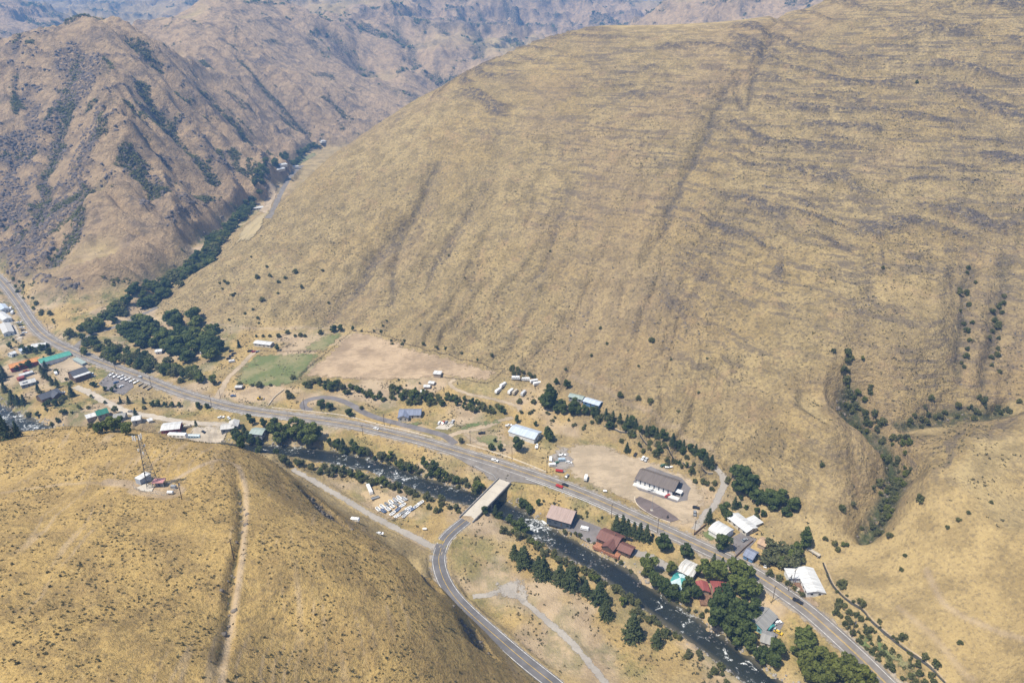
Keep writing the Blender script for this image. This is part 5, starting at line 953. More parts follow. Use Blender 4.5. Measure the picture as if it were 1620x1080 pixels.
def vparts(kind, c):
    if (kind, c) in _vm: return _vm[(kind, c)]
    P = []; pm = PAINT[c]
    def add(nm, m, fn): V, F = [], []; fn(V, F); me = poly_mesh(nm, V, F); me.materials.append(m); P.append((nm, me, None))
    def wheels(xs, y=.82, r=1.0, z=.36):
        for x in xs:
            for s in (-1, 1): P.append(('wheel', WHEEL, (x, s * y, z, r)))
    if kind in ('car', 'suv'):
        h = .12 if kind == 'suv' else 0
        def body(V, F): frust(V, F, (-2.25, 2.25, .88), (-2.3, 2.3, .92), .28, .62 + h); frust(V, F, (-2.3, 2.3, .92), (-2.2, 2.15, .86), .62 + h, .92 + h); frust(V, F, (-1.75 if kind == 'suv' else -1.3, .55, .70), (-1.7 if kind == 'suv' else -1.2, .45, .66), 1.36 + h, 1.45 + h)
        add('body', pm, body); add('windows', GLASS, lambda V, F: frust(V, F, (-2.1 if kind == 'suv' else -1.85, 1.2, .84), (-1.72 if kind == 'suv' else -1.25, .5, .69), .9 + h, 1.37 + h)); wheels((-1.4, 1.4))
    elif kind == 'pickup':
        def body(V, F): frust(V, F, (-2.7, 2.7, .92), (-2.75, 2.7, .96), .38, .75); frust(V, F, (.9, 2.7, .96), (.95, 2.6, .90), .75, 1.08); frust(V, F, (-.8, .9, .96), (-.8, .9, .92), .75, 1.08); frust(V, F, (-.75, .45, .74), (-.7, .35, .70), 1.6, 1.7)
        add('body', pm, body); add('windows', GLASS, lambda V, F: frust(V, F, (-.8, 1.15, .88), (-.72, .4, .73), 1.07, 1.61))
        def bed(V, F):
            for b in ((-2.75, -.82, -.96, -.86, .76, 1.12), (-2.75, -.82, .86, .96, .76, 1.12), (-2.75, -2.66, -.85, .85, .76, 1.12)): box_vf(V, F, *b)
        add('bed_wall', pm, bed); wheels((-1.7, 1.75), .86, 1.1, .4)
    elif kind == 'camper':   # truck with a tall camper body
        add('body', PAINT['black'], lambda V, F: (frust(V, F, (-3, 3, .98), (-3, 3, 1.0), .4, 1.05), frust(V, F, (.7, 2.9, .98), (.9, 2.2, .82), 1.05, 1.75))); add('camper_body', pm, lambda V, F: (frust(V, F, (-3.3, .6, 1.12), (-3.3, .6, 1.08), 1.06, 2.9), frust(V, F, (.6, 2.3, 1.08), (.6, 1.9, 1.0), 1.9, 2.9))); add('windows', GLASS, lambda V, F: box_vf(V, F, -2.4, -.4, -1.15, 1.15, 1.7, 2.2)); wheels((-1.9, 2.0), .9, 1.15, .42)
    elif kind in ('trailer', 'bus', 'van'):
        L = {'trailer': 3.6, 'bus': 5.2, 'van': 2.7}[kind]; H = {'trailer': 2.9, 'bus': 3.1, 'van': 2.3}[kind]
        add('body', pm, lambda V, F: (frust(V, F, (-L, L, 1.15), (-L, L, 1.2), .5, 1.2), frust(V, F, (-L, L, 1.2), (-L + .15, L - .35, 1.15), 1.2, H - .2), frust(V, F, (-L + .15, L - .35, 1.15), (-L + .5, L - .8, .9), H - .2, H)))
        add('windows', GLASS, lambda V, F: [box_vf(V, F, -L * .8 + k * L * .42, -L * .8 + k * L * .42 + L * .26, -1.21, 1.21, 1.5, 2.05) for k in range(4)]); add('roof_vent', PAINT['silver'], lambda V, F: (box_vf(V, F, -.6, .1, -.35, .35, H, H + .25), box_vf(V, F, L * .4, L * .4 + .5, -.25, .25, H, H + .18)))
        if kind == 'trailer': add('hitch', STEEL, lambda V, F: (tube(V, F, (L, -.7, .5), (L + 1.3, 0, .5), .07, .07, 4), tube(V, F, (L, .7, .5), (L + 1.3, 0, .5), .07, .07, 4), tube(V, F, (L + 1.2, 0, .0), (L + 1.2, 0, .6), .06, .06, 4)))
        wheels((-.5, .45) if kind == 'trailer' else (-L * .6, L * .62), 1.0, 1.0, .36)
    elif kind == 'boat':
        def hull(V, F):
            xs = ((-2.9, 1.0, .9), (-1.0, 1.15, .95), (1.0, 1.0, 1.05), (2.3, .5, 1.2), (3.0, .05, 1.35)); i = len(V)
            for x, w, z in xs: V.extend([(x, -w, z), (x, -w * .55, .45), (x, w * .55, .45), (x, w, z), (x, w * .7, z - .05), (x, -w * .7, z - .05)])
            for k in range(4):
                for j in range(6): F.append((i + k * 6 + j, i + k * 6 + (j + 1) % 6, i + k * 6 + 6 + (j + 1) % 6, i + k * 6 + 6 + j))
            F.append((i, i + 1, i + 2, i + 3, i + 4, i + 5))
        add('hull', pm, hull); add('windshield', GLASS, lambda V, F: frust(V, F, (.1, .9, .75), (.0, .5, .65), .95, 1.5)); add('engine', PAINT['black'], lambda V, F: box_vf(V, F, -3.3, -2.85, -.25, .25, .4, 1.35)); add('trailer_frame', STEEL, lambda V, F: (box_vf(V, F, -2.4, 3.6, -.08, .08, .3, .44), box_vf(V, F, -1.3, -1.1, -1.1, 1.1, .28, .42))); wheels((-1.2,), 1.1, .85, .3)
    elif kind == 'raft':
        def tubes_(V, F):
            pts = [(-2.2, -.85, .75), (-1.9, -.95, .5), (1.6, -.95, .5), (2.3, -.5, .85), (2.3, .5, .85), (1.6, .95, .5), (-1.9, .95, .5), (-2.2, .85, .75)]
            for a, b in zip(pts, pts[1:] + pts[:1]): tube(V, F, a, b, .27, .27, 7)
        add('side_tube', pm, tubes_)
        for x in (-.9, .5): add('thwart', pm, lambda V, F, x=x: tube(V, F, (x, -.9, .52), (x, .9, .52), .2, .2, 7))
        add('floor', PAINT['grey'], lambda V, F: box_vf(V, F, -2.0, 2.0, -.8, .8, .2, .3)); add('trailer_frame', STEEL, lambda V, F: box_vf(V, F, -1.8, 2.8, -.6, .6, -.1, .18))
    elif kind == 'flatbed':
        add('bed', pm, lambda V, F: box_vf(V, F, -2.8, 2.6, -1.1, 1.1, .7, .86)); add('side_rail', pm, lambda V, F: (box_vf(V, F, -2.8, 2.6, -1.1, -1.02, .87, 1.3), box_vf(V, F, -2.8, 2.6, 1.02, 1.1, .87, 1.3), box_vf(V, F, 2.52, 2.6, -1.0, 1.0, .87, 1.5))); add('hitch', STEEL, lambda V, F: tube(V, F, (2.6, 0, .7), (4.0, 0, .5), .08, .08, 4)); wheels((-.9, -.05), .95, 1.0, .36)
    elif kind == 'loader':
        add('body', pm, lambda V, F: (frust(V, F, (-2.6, -.3, .95), (-2.5, -.3, .85), .7, 1.9), frust(V, F, (-.3, 1.6, .6), (-.3, 1.5, .55), .7, 1.4))); add('cab', GLASS, lambda V, F: frust(V, F, (-.9, .5, .75), (-.8, .4, .68), 1.91, 3.0)); add('arm', pm, lambda V, F: [tube(V, F, (.6, s * .6, 1.6), (2.8, s * .6, .7), .14, .12, 5) for s in (-1, 1)]); add('bucket', PAINT['grey'], lambda V, F: frust(V, F, (2.7, 3.4, 1.3), (2.7, 3.0, 1.3), .15, 1.1)); wheels((-1.7, 1.3), .95, 1.9, .68)
    _vm[(kind, c)] = P; return P
def vehicle(kind, name, label, cat, px, py, deg, c, group=None):
    x, y, z = ground(px, py); on_hwy = cat == 'x'
    e = new_obj(name, None); e.location = (x, y, float(h_at(x, y)) + .14); e.rotation_euler = (0, 0, R(deg))
    for nm, me, loc in vparts(kind, c):
        o = new_obj(nm, me, e)
        if loc: o.location = loc[:3]; o.scale = (loc[3], 1, loc[3])
    tag(e, label, cat, group); return e
A1, A2 = along_deg('highway', 783, 728), along_deg('highway', 894, 769)
for a in (('pickup', 'pickup_truck', 'white pickup truck driving on the highway near the bridge junction', 'truck', 783, 729, A1 + 180, 'white'), ('car', 'car', 'black car driving on the highway below the grey gravel lot', 'car', 894, 768, A2, 'black'), ('flatbed', 'trailer', 'small dark red trailer behind the black car on the highway', 'trailer', 885, 770.5, A2, 'red'), ('car', 'car', 'white car driving on the highway below the blue grey roofed house', 'car', 595, 679, along_deg('highway', 595, 679), 'white'),
          ('suv', 'car', 'white suv parked on the concrete pad beside the ranch house', 'car', 695, 670, 75, 'white'), ('car', 'car', 'bright red car parked on the concrete pad beside the ranch house', 'car', 701, 669.5, 75, 'red'), ('suv', 'car', 'grey suv parked on the concrete pad beside the ranch house', 'car', 706, 669, 75, 'grey'), ('pickup', 'pickup_truck', 'silver pickup parked at the end of the concrete pad', 'truck', 716, 668, 75, 'silver'),
          ('pickup', 'pickup_truck', 'dark pickup parked on the drive below the barn lawn', 'truck', 762, 686, 10, 'black'), ('pickup', 'pickup_truck', 'white pickup parked behind the blue roofed barn', 'truck', 805, 674, 10, 'white'), ('boat', 'boat', 'white boat on its trailer in front of the barn', 'boat', 849, 707, 80, 'white'),
          ('flatbed', 'trailer', 'white flatbed trailer in the vehicle row by the grey lot', 'trailer', 871, 727, 85, 'white'), ('van', 'van', 'white van in the vehicle row by the grey lot', 'van', 874, 737, 10, 'white'), ('pickup', 'pickup_truck', 'white pickup at the top of the grey lot', 'truck', 890, 721, 5, 'white'), ('van', 'van', 'pale blue van parked on the grey lot', 'van', 889, 729, 5, 'paleblue'), ('car', 'car', 'white car at the edge of the grey lot', 'car', 900, 732, -20, 'white'), ('flatbed', 'trailer', 'red flatbed trailer at the highway edge of the grey lot', 'trailer', 885, 746, -15, 'red'), ('car', 'car', 'dark grey car at the highway edge of the grey lot', 'car', 897, 754, 60, 'grey'), ('car', 'car', 'green car among the vehicles of the grey lot', 'car', 880, 733, 40, 'green'),
          ('camper', 'camper_truck', 'black truck with a white camper body on the gravel lot', 'truck', 927, 758, 75, 'white'), ('pickup', 'pickup_truck', 'silver pickup parked at the front walk of the store', 'truck', 1031, 777, -15, 'silver'), ('car', 'car', 'red car parked at the front walk of the store', 'car', 1056, 785, 40, 'red'), ('suv', 'car', 'black suv parked by the gravel drive east of the store', 'car', 1101, 804, -15, 'black'), ('pickup', 'pickup_truck', 'dark grey pickup parked by the gravel drive east of the store', 'truck', 1099, 813, 75, 'grey'), ('suv', 'car', 'black suv on the bank behind the store', 'car', 1005, 720, 60, 'black'), ('pickup', 'pickup_truck', 'white pickup on the bank behind the store', 'truck', 1017, 726, 60, 'white'), ('pickup', 'pickup_truck', 'silver pickup on the bank behind the store', 'truck', 1022, 728, 60, 'silver'), ('car', 'car', 'dark green car near the back of the store', 'car', 1049, 737, 30, 'green'), ('boat', 'boat', 'white boat on its trailer behind the store', 'boat', 1058, 740, 0, 'white'),
          ('suv', 'car', 'black suv parked behind the maroon roofed house', 'car', 995, 854, -20, 'black'), ('suv', 'car', 'white suv parked beside the teal gabled house', 'car', 1230, 986, 20, 'white'), ('car', 'car', 'silver car parked beside the small teal shed', 'car', 1225, 996, -40, 'silver'), ('car', 'car', 'yellow car parked beside the small teal shed', 'car', 1231, 1001, -40, 'yellow'), ('car', 'car', 'white car parked beside the willow thicket', 'car', 1211, 895, 60, 'white'),
          ('van', 'van', 'white van in the yard below the green storage building', 'van', 89, 592, -50, 'white'), ('pickup', 'pickup_truck', 'white pickup below the two storey slate roofed house', 'truck', 143, 592, 20, 'white'), ('car', 'car', 'grey car below the two storey slate roofed house', 'car', 147, 596, 20, 'grey'), ('car', 'car', 'blue car in the small yard below the pasture shed', 'car', 369, 627, 0, 'blue'), ('loader', 'wheel_loader', 'yellow wheel loader parked in the dry yard beside the highway', 'loader', 412, 632, 0, 'yellow'),
          ('bus', 'bus', 'dark windowed white bus parked at the foot of the golden hill', 'bus', 282, 693, -3, 'white'), ('bus', 'motorhome', 'pale blue striped motorhome parked at the foot of the golden hill', 'motorhome', 308, 693, -3, 'paleblue'), ('car', 'car', 'white car parked above the pale grey roofed house', 'car', 362, 662, -50, 'white'), ('pickup', 'pickup_truck', 'white pickup parked above the pale grey roofed house', 'truck', 350, 661, 10, 'white'),
          ('bus', 'box_trailer', 'long white box trailer standing in the storage yard', 'trailer', 585, 777, -65, 'white'), ('flatbed', 'trailer', 'tan flatbed trailer beside the long white box trailer', 'trailer', 583, 764, 40, 'tan'), ('van', 'van', 'white van with load parked below the golden hill', 'van', 562, 824, -10, 'white'), ('loader', 'excavator_loader', 'rusty tan loader beside the storage yard at the river', 'loader', 607, 770, 20, 'tan'), ('car', 'car', 'white car under the cliff of the golden hill', 'car', 601, 845, 0, 'white'),
          ('pickup', 'pickup_truck', 'black pickup parked below the white mobile home at the pasture', 'truck', 396, 556, 30, 'black'), ('car', 'car', 'red car parked below the white mobile home at the pasture', 'car', 402, 557, 30, 'red'), ('car', 'car', 'grey car parked below the white mobile home at the pasture', 'car', 408, 557, 30, 'grey'), ('van', 'van', 'white van parked on the field drive', 'van', 367, 573, 20, 'white')): vehicle(*a[:8])
for px, py, dg, cc in ((788, 620, 62, 'white'), (796, 611, 55, 'white'), (808, 621, 60, 'white'), (815, 622, 60, 'tan'), (828, 624, 65, 'silver')): vehicle('trailer', 'travel_trailer', cc + ' travel trailer in the front row of the trailer park', 'trailer', px, py, dg + random.uniform(-6, 6), cc, cc + ' trailers front row')
for a in (('pickup', 'pickup_truck', 'red pickup beside the orange roofed building', 'truck', 42, 588, 20, 'red'), ('car', 'car', 'silver car beside the dark grey house with cross gables', 'car', 99, 622, 40, 'silver'), ('suv', 'car', 'blue suv on the town car park', 'car', 184, 606, 60, 'blue'), ('car', 'car', 'white car on the town car park', 'car', 192, 612, 70, 'white'), ('pickup', 'pickup_truck', 'grey pickup on the pale town road', 'truck', 208, 652, -8, 'grey'), ('van', 'van', 'tan van beside the dark red walled house', 'van', 297, 676, 10, 'tan'), ('car', 'car', 'black car on the pale gravel yard', 'car', 322, 684, -30, 'black'), ('flatbed', 'trailer', 'grey flatbed trailer in the storage yard', 'trailer', 594, 789, 30, 'grey'), ('suv', 'car', 'silver suv on the highway heading to the town', 'car', 222, 597, 150, 'silver'), ('pickup', 'pickup_truck', 'dark pickup on the highway beside the mobile home', 'truck', 1262, 952, -45, 'black'), ('van', 'van', 'white van on the yard beside the tan pink roofed building', 'van', 925, 838, -20, 'white'), ('car', 'car', 'grey car in the yard between the white roofed house and the blue house', 'car', 1178, 855, 30, 'grey'), ('car', 'car', 'tan car on the yard beside the mobile home porch', 'car', 1262, 935, 60, 'tan')): vehicle(*a)
for px, py, dg in ((832, 602, -5), (845, 605, 20), (850, 609, 20), (816, 600, 0)): vehicle('trailer', 'travel_trailer', 'white travel trailer in the back row against the hill foot', 'trailer', px, py, dg, 'white', 'back row of travel trailers')
for k, (px, py) in enumerate(((176, 594), (183, 596), (190, 597), (196, 599), (203, 601), (209, 603), (216, 606))): vehicle('boat', 'boat', 'white boat on its trailer in the row beside the town car park', 'boat', px + random.uniform(-1, 1), py + random.uniform(-.6, .6), 65 + random.uniform(-14, 14), 'white', 'row of boats by the town car park')
for px, py in ((222, 609), (229, 612), (236, 615)): vehicle('flatbed', 'trailer', 'tan flatbed trailer in the row beyond the boats', 'trailer', px, py, 65, 'tan', 'row of flatbed trailers')
for k, (px, py) in enumerate(((30, 511), (33, 515), (35, 519), (37, 523), (39, 527), (36, 531))): vehicle('suv' if k % 2 else 'pickup', 'car', 'white parked vehicle in the yard row by the highway curve' if k % 2 == 0 else 'dark suv in the yard row by the highway curve', 'car', px, py, 10, 'white' if k % 2 == 0 else 'black', 'white vehicles in the curve yard' if k % 2 == 0 else 'dark vehicles in the curve yard')
for px, py, dg in ((20, 496, -65), (17, 490, -65)): vehicle('trailer', 'travel_trailer', 'white travel trailer beside the warehouses at the highway curve', 'trailer', px, py, dg, 'white', 'travel trailers at the curve')
for px, py in ((366, 556), (370, 560), (366, 564), (362, 568)): vehicle('car', 'car', 'dark old car in the row beside the field drive', 'car', px, py, 30, 'black', 'old cars by the field drive')
k = 0
RC = (('white', 'white inflatable raft lined up in the storage yard by the bridge', 'white rafts in the storage yard'), ('grey', 'grey inflatable raft lined up in the storage yard by the bridge', 'grey rafts in the storage yard'), ('blue', 'dark blue inflatable raft lined up in the storage yard by the bridge', 'blue rafts in the storage yard'), ('silver', 'silver inflatable raft lined up in the storage yard by the bridge', 'silver rafts in the storage yard'))
for a, b, n, turn in (((599, 806), (632, 788), 6, 90), ((607, 809), (640, 790), 6, 90), ((621, 813), (637, 800), 3, 0), ((629, 817), (646, 805), 3, 0), ((640, 816), (665, 796), 5, 0)):
    A_, B_ = np.array(ground(*a)), np.array(ground(*b)); dg = math.degrees(math.atan2(B_[1] - A_[1], B_[0] - A_[0])) + turn
    for i in range(n):
        px, py = a[0] + (b[0] - a[0]) * i / (n - 1), a[1] + (b[1] - a[1]) * i / (n - 1); cc, lb, gp = RC[(0, 0, 1, 0, 3, 0, 2)[k % 7]]; k += 1
        vehicle('raft', 'raft', lb, 'raft', px + random.uniform(-.5, .5), py + random.uniform(-.4, .4), dg + random.uniform(-8, 8), cc, gp)
for px, py, lb in ((957, 778, 'white tank standing on the dry verge beside the gravel lot'), (672, 838, 'white tank beside the gravel road near the bridge'), (270, 781, 'white fuel tank beside the fenced radio compound')):
    x, y, z = ground(px, py); e = new_obj('storage_tank', None); e.location = (x, y, float(h_at(x, y))); V, F = [], []; tube(V, F, (-1.2, 0, .95), (1.2, 0, .95), .7, .7, 12); tube(V, F, (-1.4, 0, .95), (-1.2, 0, .95), .35, .7, 12); tube(V, F, (1.2, 0, .95), (1.4, 0, .95), .7, .35, 12); new_obj('tank_shell', poly_mesh('tank_shell', V, F), e, PAINT['white'])
    for s in (-.8, .8): box_obj('leg', (s - .12, s + .12, -.5, .5, -.4, .5), e, STEEL)
    tag(e, lb, 'tank')
# ------------------------------------------------------------------ power poles
def pole_parts():
    V, F = [], []; tube(V, F, (0, 0, -1), (0, 0, 11), .20, .13, 8); a = poly_mesh('shaft', V, F); a.materials.append(WOODP); V, F = [], []; box_vf(V, F, -1.3, 1.3, -.09, .09, 10.1, 10.32); b = poly_mesh('crossarm', V, F); b.materials.append(WOODP)
    V, F = [], []; tube(V, F, (0, 0, 0), (0, 0, .3), .07, .05, 6); c = poly_mesh('insulator', V, F); c.materials.append(CONC); V, F = [], []; tube(V, F, (0, 0, 0), (0, 0, 1.0), .3, .3, 10); F.append(tuple(range(10, 20))); d = poly_mesh('transformer', V, F); d.materials.append(STEEL); return a, b, c, d
PP = pole_parts()
def pole(px, py, label, group, deg=60, tr=False, s=1.0):
    x, y, z = ground(px, py); e = new_obj('utility_pole', None); e.location = (x, y, float(h_at(x, y))); e.rotation_euler = (0, 0, R(deg)); e.scale = (1, 1, s)
    new_obj('shaft', PP[0], e); new_obj('crossarm', PP[1], e)
    for q in (-1.15, -.5, .5, 1.15): o = new_obj('insulator', PP[2], e); o.location = (q, 0, 10.32)
    if tr: o = new_obj('transformer', PP[3], e); o.location = (.42, 0, 8.6)
    tag(e, label, 'utility pole', group); return Vector((x, y, float(h_at(x, y)) + 10.4 * s)), R(deg)
WIRE = plain('wire', (.05, .05, .05), .6, .1)
def wires(tops, label):
    e = new_obj('power_line', None); e.location = tops[0][0]; tag(e, label, 'wire')
    for q in (-1.15, 1.15):
        V, F = [], []; pts = []
        for (p, a), (p2, a2) in zip(tops[:-1], tops[1:]):
            A, B = p + Vector((q * math.cos(a), q * math.sin(a), .2)), p2 + Vector((q * math.cos(a2), q * math.sin(a2), .2)); L = (B - A).length
            pts = [A.lerp(B, k / 6) - Vector((0, 0, L * .03 * 4 * (k / 6) * (1 - k / 6))) - tops[0][0] for k in range(7)]
            for u, v in zip(pts, pts[1:]): tube(V, F, u, v, .035, .035, 3)
        new_obj('wire', poly_mesh('wire', V, F), e, WIRE)
G1 = 'poles along the north edge of the highway'
t1 = [pole(px, py, 'wooden utility pole on the highway verge beside the tree strip and loop', G1, along_deg('highway', px, py) + 90, k % 3 == 0) for k, (px, py) in enumerate(((78, 527), (130, 566), (184, 589), (240, 613), (349, 630), (482, 649), (608, 674), (744, 701), (810, 726), (865, 748)))]
wires(t1, 'power line strung along the highway from the town to the grey lot')
t2 = [pole(px, py, 'wooden utility pole between the highway and the river houses', 'poles on the river side of the highway', along_deg('highway', px, py) + 90) for px, py in ((967, 819), (1040, 842), (1222, 951))]
t3 = [pole(px, py, 'wooden utility pole on the hill side of the highway past the plank fence', 'poles on the hill side of the highway', along_deg('highway', px, py) + 90, True) for px, py in ((1098, 846), (1247, 934), (1347, 1007))]
wires(t3 + [(Vector((235, 190, 16)), R(40))], 'power line sagging over the mobile home and the highway verge')
pole(1254, 924, 'wooden utility pole standing close to the mobile home annex', None, 40); pole(1062, 734, 'wooden utility pole behind the store on the canal bank', 'poles on the canal bank', 60); pole(1108, 755, 'wooden utility pole behind the store on the canal bank', 'poles on the canal bank', 60); pole(574, 688, 'short wooden utility pole on the river side below the frontage road', None, 60, False, .8); pole(335, 643, 'wooden utility pole on the river side of the highway near the round trees', None, 60)
t4 = [pole(288, 790, 'wooden utility pole with a transformer beside the radio compound', None, 20, True, .85), pole(370, 884, 'wooden utility pole beside the ditch on the golden hill', None, 70, False, .85)]
x, y, z = ground(1031, 807); e = new_obj('sign_pole', None); e.location = (x, y, float(h_at(x, y))); V, F = [], []; tube(V, F, (0, 0, -.5), (0, 0, 11), .16, .1, 8); new_obj('shaft', poly_mesh('shaft', V, F), e, STEEL); box_obj('lamp_head', (-.3, .9, -.2, .2, 10.9, 11.1), e, STEEL); V, F = [], []; box_vf(V, F, -.8, .8, -.8, .8, -.5, .3); new_obj('footing', poly_mesh('footing', V, F), e, CONC); tag(e, 'slim light pole on the dark island in front of the store', 'light pole')
x, y, z = ground(1056, 819); e = new_obj('boulder_sculpture', None); e.location = (x, y, float(h_at(x, y)))
V, F = [], []; tube(V, F, (0, 0, -.3), (0, 0, 1.6), .9, .5, 7); tube(V, F, (0, 0, 1.5), (.2, 0, 2.4), .5, .15, 7); new_obj('stone', poly_mesh('stone', V, F), e, plain('dark_stone', (.06, .055, .05), .9, .3)); tag(e, 'dark upright stone on the island in front of the store', 'stone')
# ------------------------------------------------------------------ radio site on the golden hill
tx, ty, tz = ground(239, 768); tz = float(h_at(tx, ty)); tw = new_obj('radio_tower', None); tw.location = (tx, ty, tz); tag(tw, 'tall steel lattice radio tower on the golden hill', 'tower'); TH = 26.0
def leg_p(k, z): r = 2.7 * (1 - z / TH) + .55; a = 6.2832 * k / 3 + .5; return (r * math.cos(a), r * math.sin(a), z)
DST = plain('dull_steel', (.16, .165, .17), .5, .2, 1.0, .5)
for k in range(3): V, F = [], []; tube(V, F, leg_p(k, -.5), leg_p(k, TH), .13, .09, 6); new_obj('leg', poly_mesh('leg', V, F), tw, DST)
for i in range(13):
    z0, z1 = i * 2.0, (i + 1) * 2.0; V, F = [], []
    for k in range(3): tube(V, F, leg_p(k, z1), leg_p((k + 1) % 3, z1), .06, .06, 4); tube(V, F, leg_p(k, z0), leg_p((k + 1) % 3, z1), .05, .05, 4); tube(V, F, leg_p((k + 1) % 3, z0), leg_p(k, z1), .05, .05, 4)
    new_obj('brace', poly_mesh('brace', V, F), tw, DST)
for k, (dx, dy, z) in enumerate(((-2.6, 0, 23.4), (-.9, -1.3, 24.0), (1.0, -1.0, 24.3), (.3, 1.5, 23.6), (1.5, .4, 20.2), (-1.1, -.8, 18.5), (.9, -1.1, 17.2))): V, F = [], []; box_vf(V, F, dx - .2, dx + .2, dy - .14, dy + .14, z, z + (2.4 if k < 4 else 1.1)); tube(V, F, (dx, dy, z + .8), (0, 0, z + .8), .05, .05, 4); new_obj('antenna', poly_mesh('antenna', V, F), tw, PAINT['white'])
V, F = [], []; tube(V, F, (0, 0, TH - .3), (0, 0, TH + 3), .05, .02, 5); new_obj('mast', poly_mesh('mast', V, F), tw, DST)
building('equipment_shelter', 'white windowless equipment shelter at the foot of the radio tower', 'shelter', (217, 757), (234, 747), 3.4, 3.0, .25, RW, plain('shelter_wall', (.34, .37, .42), .7, .1), kind='flat', side_windows=False, over=.12)
cx, cy, _ = ground(253, 768); can = new_obj('equipment_canopy', None); can.location = (cx, cy, float(h_at(cx, cy))); can.rotation_euler = (0, 0, .1); tag(can, 'faded red roofed equipment canopy beside the radio tower', 'canopy'); box_obj('roof', (-2.5, 2.5, -1.9, 1.9, 2.6, 2.8), can, RPINK)
for sx in (-2.2, 2.2):
    for sy in (-1.6, 1.6): box_obj('post', (sx - .09, sx + .09, sy - .09, sy + .09, -.4, 2.6), can, STEEL)
box_obj('cabinet', (-1.6, -.3, -.6, .6, -.2, 1.8), can, WGR); box_obj('cabinet', (.3, 1.5, -.6, .6, -.2, 1.6), can, WGR)
patch('tower_slab', '216,772 231,765 245,769 240,778 224,777', CONC, .16, 1.5, .05)
post_rail('compound_fence', 'steel wire fence around the radio tower compound', 'fence', spline(path('212,772 222,778 245,781 270,784 276,772 255,762 232,757'), 1.5), 1.8, 2.6, (.3, 1.0, 1.75), STEEL, .05, .03)
x, y, z = ground(275, 772); e = new_obj('generator', None); e.location = (x, y, float(h_at(x, y))); box_obj('housing', (-1.1, 1.1, -.6, .6, .2, 1.5), e, WGR); box_obj('skid', (-1.2, 1.2, -.65, .65, -.3, .19), e, CONC); V, F = [], []; tube(V, F, (.7, 0, 1.5), (.7, 0, 2.1), .1, .1, 6); new_obj('exhaust', poly_mesh('exhaust', V, F), e, STEEL); tag(e, 'small grey generator inside the radio compound', 'generator')

# ------------------------------------------------------------------ uncounted ground cover: sagebrush, rocks, brush
def free_of_roads(x, y):
    ok = np.ones(x.shape, bool)
    for pl, w in ROADS.values():
        for i in range(0, len(pl), 2): ok &= (x - pl[i, 0]) ** 2 + (y - pl[i, 1]) ** 2 > (w / 2 + 3) ** 2
    return ok
def tuft_cloud(name, X, Y, S, m, seed, flat=.6, nl=7, kind='stuff'):
    rs = np.random.default_rng(seed); n = len(X); Zg = h_at(X, Y)
    C = np.stack([X, Y, Zg], -1)[:, None, :] + rs.normal(size=(n, nl, 3)) * np.array([.34, .34, .16]) * S[:, None, None] + np.array([0, 0, .32]) * S[:, None, None] * flat * 1.4
    N = rs.normal(size=(n, nl, 3)) * .6 + np.array([0, 0, .7]); N /= np.linalg.norm(N, axis=-1)[..., None]
    V, F = leaf_quads(C.reshape(-1, 3), N.reshape(-1, 3), np.repeat(S * .42, nl) * (.6 + .7 * rs.random(n * nl)), rs)
    me = np_mesh(name, V, F, False); at = me.attributes.new('shade', 'FLOAT', 'POINT'); at.data.foreach_set('value', np.repeat(rs.random(n * nl) ** 2, 4).astype(np.float32))
    o = new_obj(name, me, None, m); o['kind'] = kind; return o
def scatter(n, region, dens=None, seed=0):
    """points on the terrain grid drawn with weight = mask x area"""
    rs = np.random.default_rng(seed); w = (region * _sx * _sy).ravel(); w = w / w.sum(); k = rs.choice(w.size, n, p=w)
    return GX.ravel()[k] + rs.normal(size=n) * 1.2, GY.ravel()[k] + rs.normal(size=n) * 1.2
inview = (np.abs(GX) < .85 * GY + 40)
# foreground hill: the nearest and largest sagebrush one by one, the rest as cover
fm = FORE * inview * (DIRT < .3) * smooth(-.4, .4, fbm(GX / 25, GY / 25, 3, 160) + .1)
x, y = scatter(300, fm * smooth(330, 130, GY) ** 2, seed=1)
for a, b in zip(x, y): plant_at('sage', float(a), float(b), random.uniform(.5, 1.0), 'dull green sagebrush clump on the golden hill', 'sagebrush clumps on the golden hill')
x, y = scatter(9000, fm, seed=2); tuft_cloud('sagebrush_cover', x, y, np.random.default_rng(3).uniform(.25, .75, len(x)), L_SAGE, 4)
GRASS = leaf_mat('dry_grass', (.36, .255, .11), (.30, .215, .09), (.25, .18, .085))
x, y = scatter(14000, fm, seed=5); tuft_cloud('dry_grass', x, y, np.random.default_rng(6).uniform(.2, .5, len(x)), GRASS, 7, .3, 4)
# big hill and right slopes: sparse low sage
bm_ = BIG * inview * smooth(1000, 700, GY) * (.25 + smooth(.0, .5, fbm(GX / 60, GY / 60, 3, 161)))
x, y = scatter(15000, bm_, seed=8); tuft_cloud('hillside_sagebrush', x, y, np.random.default_rng(9).uniform(.4, 1.2, len(x)), L_SAGE, 10, nl=5)
# brush on rocky and brushy ground of the left mountain and in the gullies
lmk = BRUSH * LEFT * inview * smooth(2200, 1300, GY); x, y = scatter(9000, lmk, seed=11); tuft_cloud('mountain_brush', x, y, np.random.default_rng(12).uniform(1.6, 4.2, len(x)), L_SHR, 13, nl=6)
fmk = BRUSH * inview * smooth(1900, 2500, GY) * smooth(4600, 3500, GY); x, y = scatter(5000, fmk, seed=14); tuft_cloud('far_woodland', x, y, np.random.default_rng(15).uniform(5, 11, len(x)), L_DARK, 16, nl=5)
